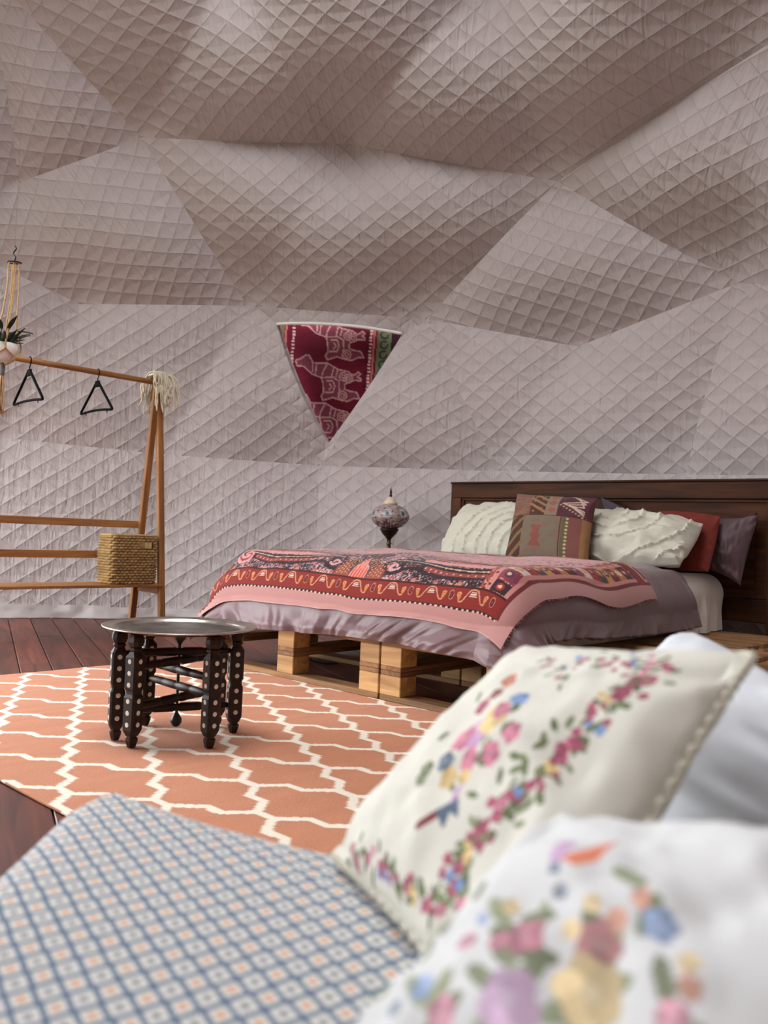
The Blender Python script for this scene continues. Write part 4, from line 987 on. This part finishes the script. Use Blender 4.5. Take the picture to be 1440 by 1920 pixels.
Fi = Fq[~hole(cs, cz)][:, ::-1] + len(Vw)
tr, tb = np.arange(npn) * nz + nz - 1, np.arange(npn) * nz; ro = np.roll(tr, -1)
Ft = np.stack([tr, ro, ro + len(Vw), tr + len(Vw)], 1)
cen_b = np.append(to_w(np.array([bw / 2, bd / 2])), KZ + .001)
Call = np.concatenate([Vw, Vi]); bk = lambda c: plain(c, (150, 118, 72), .8)
Cw = np.tile(lin((176, 142, 94)), (len(Vw), 1)) * (.82 + .22 * vnoise(np.floor(SA / colw).ravel() * 3.7, row.ravel() * 2.3, 62))[:, None]
Cw = np.clip(np.concatenate([Cw, Cw]), 0, 1)
bsk = empty('woven_basket', cen_b, 'rectangular woven seagrass basket with handle slot on rack shelf', 'basket')
M_BSK = vcol('seagrass', .8, 300, .3, .002, 0, .15)
Fb = [tb.tolist()[::-1], (tb + len(Vw)).tolist()]
obj('body', Call, np.concatenate([Fo, Fi, Ft]), M_BSK, bsk, cols=Cw)
obj('bottom', np.concatenate([Call[tb], Call[tb] + [0, 0, .008]]), [list(range(npn))[::-1], list(range(npn, 2 * npn))] + [[i, (i + 1) % npn, npn + (i + 1) % npn, npn + i] for i in range(npn)], plain('seagrass_base', (150, 116, 70), .9), bsk)
rimp = np.concatenate([to_w(pos + nor * .002), np.full((npn, 1), KZ + bh + .001)], 1) + np.stack([np.zeros(npn), np.zeros(npn), .002 * np.sin(np.arange(npn) * 1.9)], 1)
obj('rim', *tube(rimp[::2], .0075, 7, True), plain('seagrass_rim', (172, 138, 88), .8, var=.25, scale=80), bsk)

# ================================================================== hanging planter
HP = at_y(34.5, 342, 4.55); hx0, hy0 = HP[0], HP[1]; HP[2] = ZC + math.sqrt(DR ** 2 - (hx0 - DC[0]) ** 2 - (hy0 - DC[1]) ** 2) - .02
zpx = lambda y: at_y(20, y, hy0)[2]
ZR, ZPT, ZPB, ZTE = zpx(492), zpx(645), zpx(678), zpx(784)
M_WIRE = plain('dark_steel', (52, 52, 54), .4, .9); M_MAC = plain('jute_cord', (196, 160, 116), .9, var=.15, scale=60, bump=.4, bscale=260)
pl = empty('hanging_planter', (hx0, hy0, ZTE), 'white pot with dark succulent in macrame hanger on a wire', 'planter')
O = np.array([hx0, hy0, 0.0])
obj('wire', *tube([O + [0, 0, HP[2] + .03], O + [0, 0, ZR + .09]], .0007, 5), plain('nylon_line', (138, 126, 122), .6), pl)
obj('snap_hook', *tube(smooth_path([O + [0, 0, ZR + .09], O + [.008, 0, ZR + .075], O + [-.006, 0, ZR + .05], O + [.006, 0, ZR + .03], O + [0, 0, ZR + .002]], 5), .0035, 6), M_WIRE, pl)
obj('ring', *tube([O + [.036 * math.cos(t_), .036 * math.sin(t_), ZR + .004 * math.sin(t_)] for t_ in np.linspace(0, 2 * PI, 24, endpoint=False)], .004, 6, True), M_WIRE, pl)
OP = O + [-.034, 0, 0]; PRT, PRB = .080, .048
pot_pts = [(.001, ZPB), (PRB, ZPB), (PRB + .012, ZPB + .008), (PRT - .004, ZPB + .05), (PRT, ZPT - .025), (PRT - .006, ZPT - .004), (PRT - .010, ZPT), (PRT - .016, ZPT - .002), (PRT - .018, ZPT - .02), (.001, ZPT - .02)]
obj('pot', *lathe(pot_pts, OP, 30, False), plain('white_ceramic', (236, 230, 222), .35), pl)
obj('soil', *lathe([(.001, ZPT - .015), (PRT - .018, ZPT - .017)], OP, 24, False), plain('soil', (40, 30, 24), .95), pl)
for k in range(4):
    a = k * PI / 2 + .55; e = np.array([math.cos(a), math.sin(a), 0])
    top_ = O + e * .026 + [0, 0, ZR - .004]
    for j in (-1, 1):
        f_ = np.array([-e[1], e[0], 0]) * j
        pth = smooth_path([top_ + f_ * .004, O + e * .030 + f_ * .003 + [0, 0, ZR - .16], OP * .5 + O * .5 + e * .045 + f_ * .002 + [0, 0, ZR - .36], OP + e * (PRT + .006) + [0, 0, ZPT], OP + e * (PRT + .004) + f_ * .004 + [0, 0, (ZPT * .6 + ZPB * .4)], OP + (e + f_) / 1.414 * (PRB + .028) + [0, 0, ZPB + .018], OP + (e + f_) * .03 + [0, 0, ZPB - .004], OP + [0, 0, ZPB - .02]], 6)
        obj('cord', *tube(pth, .0042, 6), M_MAC, pl)
obj('knot', *lathe([(.006, ZPB - .006), (.014, ZPB - .02), (.015, ZPB - .05), (.012, ZPB - .075)], OP, 12), plain('grey_binding', (120, 118, 114), .8), pl)
tz = []
for k in range(26):
    a, r0 = RNG.uniform(0, 2 * PI), RNG.uniform(0, .013); p0 = OP + [r0 * .6 * math.cos(a), r0 * .6 * math.sin(a), ZPB - .07]; ln = (ZPB - .07 - ZTE) * RNG.uniform(.8, 1.0)
    tz.append(tube(smooth_path([p0, p0 + [.010 * math.cos(a), .010 * math.sin(a), -ln * .35], p0 + [.012 * math.cos(a) + RNG.normal(0, .006), .012 * math.sin(a), -ln * .7], p0 + [.012 * math.cos(a) + RNG.normal(0, .01), .012 * math.sin(a), -ln]], 4), .0032, 5))
V, F = join(*tz); obj('tassel', V, F, M_MAC, pl)
M_LEAF = plain('dark_leaf', (42, 56, 40), .5, var=.3, scale=40)
for k in range(26):
    a = k * 2.4; r0 = .01 + .0022 * k; tilt = RNG.uniform(.15, 1.1); ln = RNG.uniform(.07, .14); e = np.array([math.cos(a), math.sin(a), 0]); b0 = OP + e * r0 + [0, 0, ZPT - .014]
    if k > 15: b0[2] += RNG.uniform(.03, .09); obj('stem', *tube([OP + e * r0 + [0, 0, ZPT - .016], b0], .0025, 5), M_LEAF, pl)
    d_ = e * math.sin(tilt) + np.array([0, 0, math.cos(tilt)]); sd = np.cross(d_, e); sd /= np.linalg.norm(sd) + 1e-9; up_ = np.cross(sd, d_)
    rows = []
    for f_ in np.linspace(0, 1, 8):
        wv_ = .013 * math.sin(PI * min(1, f_ * .9 + .12)) ** .8 * (1 if f_ < 1 else .05); c_ = b0 + d_ * ln * f_ + e * .03 * f_ ** 2 - np.array([0, 0, .03 * f_ ** 2])
        rows += [c_ - sd * wv_ + up_ * .003, c_ - up_ * .003, c_ + sd * wv_ + up_ * .003, c_ + up_ * .001]
    obj('leaf', np.array(rows), [[i * 4 + j, i * 4 + (j + 1) % 4, i * 4 + 4 + (j + 1) % 4, i * 4 + 4 + j] for i in range(7) for j in range(4)] + [[3, 2, 1, 0], [28, 29, 30, 31]], M_LEAF, pl)
# ================================================================== sofa in the foreground
SZ = .38
sc_ = (CAM_H - SZ) / (CAM_H - .40)
d1, d2 = np.array([.01085, -.0170]) * sc_, np.array([.01245, .00975]) * sc_; Minv = np.linalg.inv(np.stack([d1, d2], 1)); so_ = at_z(457.5, 1676.2, SZ)[:2]
m, nt, b = mat_new('diamond_upholstery'); uvn = N(nt, 'UVMap', uv_map='UVMap'); sp_ = N(nt, 'SeparateXYZ'); 
nz_ = N(nt, 'TexNoise'); nz_.inputs['Scale'].default_value = .9; vm = N(nt, 'VectorMath', operation='MULTIPLY_ADD'); L(nt, uvn.outputs[0], nz_.inputs[0]); L(nt, nz_.outputs['Color'], vm.inputs[0]); vm.inputs[1].default_value = (.16, .16, 0); L(nt, uvn.outputs[0], vm.inputs[2]); L(nt, vm.outputs[0], sp_.inputs[0])
U_ = math_n(nt, 'ADD', sp_.outputs['X'], .42); V_ = math_n(nt, 'ADD', sp_.outputs['Y'], .42)
fu = math_n(nt, 'ABSOLUTE', math_n(nt, 'SUBTRACT', math_n(nt, 'FLOORED_MODULO', U_, 1.0), .5)); fv = math_n(nt, 'ABSOLUTE', math_n(nt, 'SUBTRACT', math_n(nt, 'FLOORED_MODULO', V_, 1.0), .5))
par_ = math_n(nt, 'FLOORED_MODULO', math_n(nt, 'ADD', math_n(nt, 'FLOOR', U_), math_n(nt, 'FLOOR', V_)), 2.0)
mx = math_n(nt, 'MAXIMUM', fu, fv); line = math_n(nt, 'GREATER_THAN', mx, math_n(nt, 'MULTIPLY_ADD', par_, .03, .365)); dot = math_n(nt, 'LESS_THAN', mx, .115)
def mixc(f, a, bcol):
    n = N(nt, 'Mix', data_type='RGBA'); L(nt, f, n.inputs[0])
    for i, c in ((6, a), (7, bcol)):
        if isinstance(c, tuple): n.inputs[i].default_value = c
        else: L(nt, c, n.inputs[i])
    return n.outputs[2]
dotc = mixc(par_, rgb(222, 160, 124), rgb(120, 122, 128))
halo = math_n(nt, 'LESS_THAN', mx, .20)
base_c = mixc(halo, rgb(220, 217, 208), mixc(par_, rgb(212, 184, 162), rgb(184, 184, 182)))
col_ = mixc(line, mixc(dot, base_c, dotc), rgb(86, 107, 134))
wn = N(nt, 'TexNoise'); wn.inputs['Scale'].default_value = 8; L(nt, uvn.outputs[0], wn.inputs[0]); hs = N(nt, 'HueSaturation'); L(nt, col_, hs.inputs['Color']); L(nt, math_n(nt, 'MULTIPLY_ADD', wn.outputs[0], .3, .85), hs.inputs['Value'])
L(nt, hs.outputs[0], b.inputs['Base Color']); b.inputs['Roughness'].default_value = .9; b.inputs['Sheen Weight'].default_value = .2
M_SOFA = m
out = smooth_path([(-.335, .60), (-.338, .80), (-.335, .945), (-.285, .995), (-.13, .895), (.02, .83), (.14, .86), (.28, 1.02), (.42, 1.20), (.80, 1.28), (1.15, 1.15), (1.25, .6), (1.2, -.3), (.9, -.62), (-.1, -.62), (-.40, -.5), (-.37, 0), (-.345, .35), (-.335, .60)], 8)[:-1]
no_ = len(out); tg = np.roll(out, -1, 0) - np.roll(out, 1, 0); tg /= np.linalg.norm(tg, axis=1)[:, None]; cenS = out.mean(0); nS = np.stack([tg[:, 1], -tg[:, 0]], 1)
if ((out - cenS) * nS).sum() < 0: nS = -nS
rE = .05; ringsS = []
for f in (0.0, .25, .5, .7, .85, .94): ringsS.append((cenS + (out - nS * rE - cenS) * f, SZ + .006 * (1 - f), None))
for th in np.linspace(0, PI / 2, 8): ringsS.append((out - nS * rE * (1 - math.sin(th)), SZ - rE * (1 - math.cos(th)), th * rE))
for zq in (.29, .24, .20, .16): ringsS.append((out + nS * .0, zq, rE * PI / 2 + SZ - rE - zq))
V, UVs = [], []
for P, z, ar in ringsS:
    V.append(np.concatenate([P, np.full((no_, 1), z)], 1)); q = P if ar is None else (out - nS * rE) + nS * ar
    UVs.append((q - so_) @ Minv.T)
V = np.concatenate(V); UVs = np.concatenate(UVs); nR = len(ringsS)
F = grid_faces(nR, no_ + 0)  # rings by rows
F = np.array([[i * no_ + j, i * no_ + (j + 1) % no_, (i + 1) * no_ + (j + 1) % no_, (i + 1) * no_ + j] for i in range(nR - 1) for j in range(no_)])
sofa = empty('sofa', (cenS[0], cenS[1], 0), 'low sofa with blue and cream diamond patterned seat in the foreground', 'sofa')
obj('seat_cushion', V, F, M_SOFA, sofa, uv=UVs)
bs = [(out - nS * .02, .16), (out - nS * .02, .03), (out - nS * .05, .03)]
Vb = np.concatenate([np.concatenate([P, np.full((no_, 1), z)], 1) for P, z in bs]); Fb = [[i * no_ + j, i * no_ + (j + 1) % no_, (i + 1) * no_ + (j + 1) % no_, (i + 1) * no_ + j] for i in range(2) for j in range(no_)] + [[2 * no_ + j for j in range(no_)]]
obj('base', Vb, Fb, plain('sofa_base_fabric', (96, 110, 130), .9, bump=.3, bscale=300), sofa)
for j in (int(no_ * .12), int(no_ * .42), int(no_ * .66), int(no_ * .80)):
    p = out[j] - nS[j] * .09; obj('foot', *lathe([(.020, 0), (.026, .03), (.028, .036)], (p[0], p[1], .0), 14), M_BLK, sofa)

# ================================================================== white bedding and embroidered cushions
M_WHITE = plain('white_pillowcase', (218, 220, 225), .8, bump=.15, bscale=12, bdist=.006)
pw_ = lambda pts, **kw: pillow_geo(pts, **kw)
W1 = [(.22, 1.16, .386), (.44, .44, .386), at_y(1640, 1390, .64), at_y(1300, 1186, 1.17)]
g = pillow_geo(W1, .08, .05, n=60, wr=.006, seed=23, pinch=-.05); obj('large_pillow', g[0], g[1], M_WHITE, label='big white pillow standing on the sofa behind the embroidered cushions', cat='pillow')
EMB = dict(r=(164, 62, 92), p=(206, 112, 140), b=(104, 138, 196), y=(226, 190, 120), g=(112, 122, 86), l=(196, 148, 196), o=(206, 120, 90), d=(134, 58, 64), k=(92, 110, 130))
def emb_cushion(name, c4, hf, hb_, label, n, draw, base, seed, nrm=None):
    g = pillow_geo(c4, hf, hb_, n=n, wr=.005, seed=seed, pinch=.05, pw=.42, nrm=nrm); nf = g[3]
    BL, BR, TR, TL = [np.asarray(c, float) for c in c4]; su = (np.linalg.norm(BR - BL) + np.linalg.norm(TR - TL)) / 4; sv = (np.linalg.norm(TL - BL) + np.linalg.norm(TR - BR)) / 4
    x, y = g[2][:, 0] * su, g[2][:, 1] * sv; C = np.tile(lin(base), (len(g[0]), 1)); cf = C[:nf]; PX = proj_px(g[0][:nf])
    def at(px, py): i = np.argmin((PX[:, 0] - px) ** 2 + (PX[:, 1] - py) ** 2); return x[i], y[i]
    def blob(px, py, r, c, petals=5):
        cx_, cy_ = at(px, py); r = r * SCL[0]
        col = np.array(EMB[c], float) * .8 + np.array([205, 200, 190]) * .2
        for k in range(petals):
            a = k * 2 * PI / petals + px; paint_disc(cf, x, y, cx_ + r * .55 * math.cos(a), cy_ + r * .55 * math.sin(a), r * .5, tuple(np.clip(col * RNG.uniform(.85, 1.15), 0, 255)))
        paint_disc(cf, x, y, cx_, cy_, r * .25, tuple(np.clip(col * .7 + 60, 0, 255)))
    def leaf(px, py, r, c='g', rot=None):
        cx_, cy_ = at(px, py); paint_disc(cf, x, y, cx_, cy_, r, tuple(np.array(EMB[c]) * RNG.uniform(.85, 1.2)), r * .42, RNG.uniform(0, PI) if rot is None else rot)
    draw(blob, leaf, cf, x, y, at); C[:nf] = cf
    o = obj(name, g[0], g[1], M_EMB, cols=C, label=label, cat='cushion')
    # ruffled piping on the seam
    idx = np.arange(n * n).reshape(n, n); ed = np.concatenate([idx[:-1, 0], idx[-1, :-1], idx[::-1, -1][:-1], idx[0, ::-1][:-1]]); P = g[0][ed]
    P = P + np.stack([0 * P[:, 0], 0 * P[:, 0], .0025 * np.sin(np.arange(len(P)) * .55)], 1)
    obj('piping', *tube(P, .0035, 6, True), M_PIPE, o); return o
M_EMB = vcol('embroidered_linen', .9, 800, .5, .0015, .1, .07); M_PIPE = plain('cream_piping', (226, 222, 204), .9)
SCL = [.9]
def garland(blob, leaf, P, n, r, seq, jit=11):
    P = smooth_path(P, 12); s = np.cumsum(np.r_[0, np.hypot(*np.diff(P, axis=0).T)]); 
    for i, f in enumerate(np.linspace(0, s[-1], n)):
        px, py = np.interp(f, s, P[:, 0]), np.interp(f, s, P[:, 1]); c = seq[i % len(seq)]
        for _ in range(3): leaf(px + RNG.normal(0, jit * 1.5), py + RNG.normal(0, jit * 1.5), r * RNG.uniform(.8, 1.3))
        for _ in range(3): blob(px + RNG.normal(0, jit), py + RNG.normal(0, jit), r * RNG.uniform(.65, 1.0), c)
def draw2(blob, leaf, cf, x, y, at):
    garland(blob, leaf, [(655, 1590), (700, 1612), (750, 1650), (800, 1692), (832, 1690), (860, 1620), (905, 1560), (960, 1495), (1010, 1462), (1060, 1400), (1100, 1375), (1135, 1320), (1180, 1300), (1205, 1265), (1245, 1245)], 40, .0062, 'rrprbrryrrprbrryrr')
    garland(blob, leaf, [(1240, 1244), (1160, 1243), (1080, 1243), (1020, 1246)], 10, .0055, 'rpbrr')
    for _ in range(22): leaf(900 + RNG.normal(0, 55), 1385 + RNG.normal(0, 45), .008)
    for px, py, r, c in ((895, 1370, .022, 'l'), (925, 1350, .020, 'y'), (870, 1385, .018, 'p'), (850, 1350, .013, 'r'), (940, 1330, .012, 'p'), (960, 1370, .012, 'p'), (905, 1325, .012, 'r'), (880, 1425, .013, 'p'), (920, 1410, .012, 'p'), (835, 1425, .012, 'k'), (975, 1310, .011, 'b'), (840, 1460, .012, 'y'), (870, 1455, .009, 'y'), (800, 1440, .010, 'g'), (790, 1460, .009, 'g'), (955, 1275, .012, 'o'), (930, 1300, .010, 'd')): blob(px, py, r, c)
    # bird
    P = lambda *q: np.array([at(*k) for k in q])
    paint_line(cf, x, y, P((785, 1548), (820, 1525), (845, 1512)), .0045, EMB['d']); paint_poly(cf, x, y, P((815, 1520), (850, 1500), (858, 1485), (862, 1510), (858, 1535), (845, 1520), (832, 1555)), EMB['k']); paint_line(cf, x, y, P((850, 1500), (862, 1475)), .003, EMB['l'])
def draw1(blob, leaf, cf, x, y, at):
    for _ in range(34): leaf(1010 + RNG.normal(0, 150), 1800 + RNG.normal(0, 80), .013)
    for px, py, r, c in ((985, 1755, .030, 'r'), (935, 1765, .016, 'r'), (1120, 1770, .030, 'd'), (950, 1870, .040, 'l'), (1108, 1862, .042, 'y'), (1238, 1738, .022, 'b'), (790, 1850, .018, 'b'), (830, 1900, .022, 'p'), (875, 1765, .016, 'p'), (960, 1702, .013, 'y'), (1050, 1672, .012, 'k'), (1110, 1690, .014, 'y'), (1200, 1682, .014, 'o'), (1160, 1722, .014, 'o'), (1290, 1800, .014, 'y'), (1290, 1850, .014, 'o'), (1260, 1910, .020, 'p'), (1070, 1740, .014, 'y'), (905, 1725, .010, 'b'), (740, 1890, .012, 'k')): blob(px, py, r, c)
    P = lambda *q: np.array([at(*k) for k in q])
    paint_poly(cf, x, y, P((1050, 1612), (1110, 1590), (1160, 1578), (1125, 1612), (1075, 1622)), (222, 128, 98)); paint_poly(cf, x, y, P((1060, 1580), (1050, 1640), (1028, 1640), (1035, 1610)), EMB['k']); paint_line(cf, x, y, P((1045, 1605), (1065, 1580)), .006, EMB['l'])
C2 = [at_z(628, 1606, .392), np.array([.085, .47, .39]), at_y(1412, 1232, .66), at_y(985, 1226, 1.0)]
emb_cushion('embroidered_cushion', C2, .055, .035, 'cream cushion with embroidered flower garland leaning on the white pillow', 330, draw2, (224, 221, 208), 41)
SCL[0] = .44; EMB = {k: tuple(np.array(c) * .72 + np.array([228, 226, 222]) * .28) for k, c in EMB.items()}
C1 = [at_z(560, 2060, .415), np.array([.16, .16, .415]), at_y(1760, 1600, .38), at_y(1040, 1545, .60)]
emb_cushion('embroidered_cushion', C1, .045, .015, 'white cushion with big embroidered bouquet overlapping the garland cushion', 260, draw1, (220, 220, 219), 43)
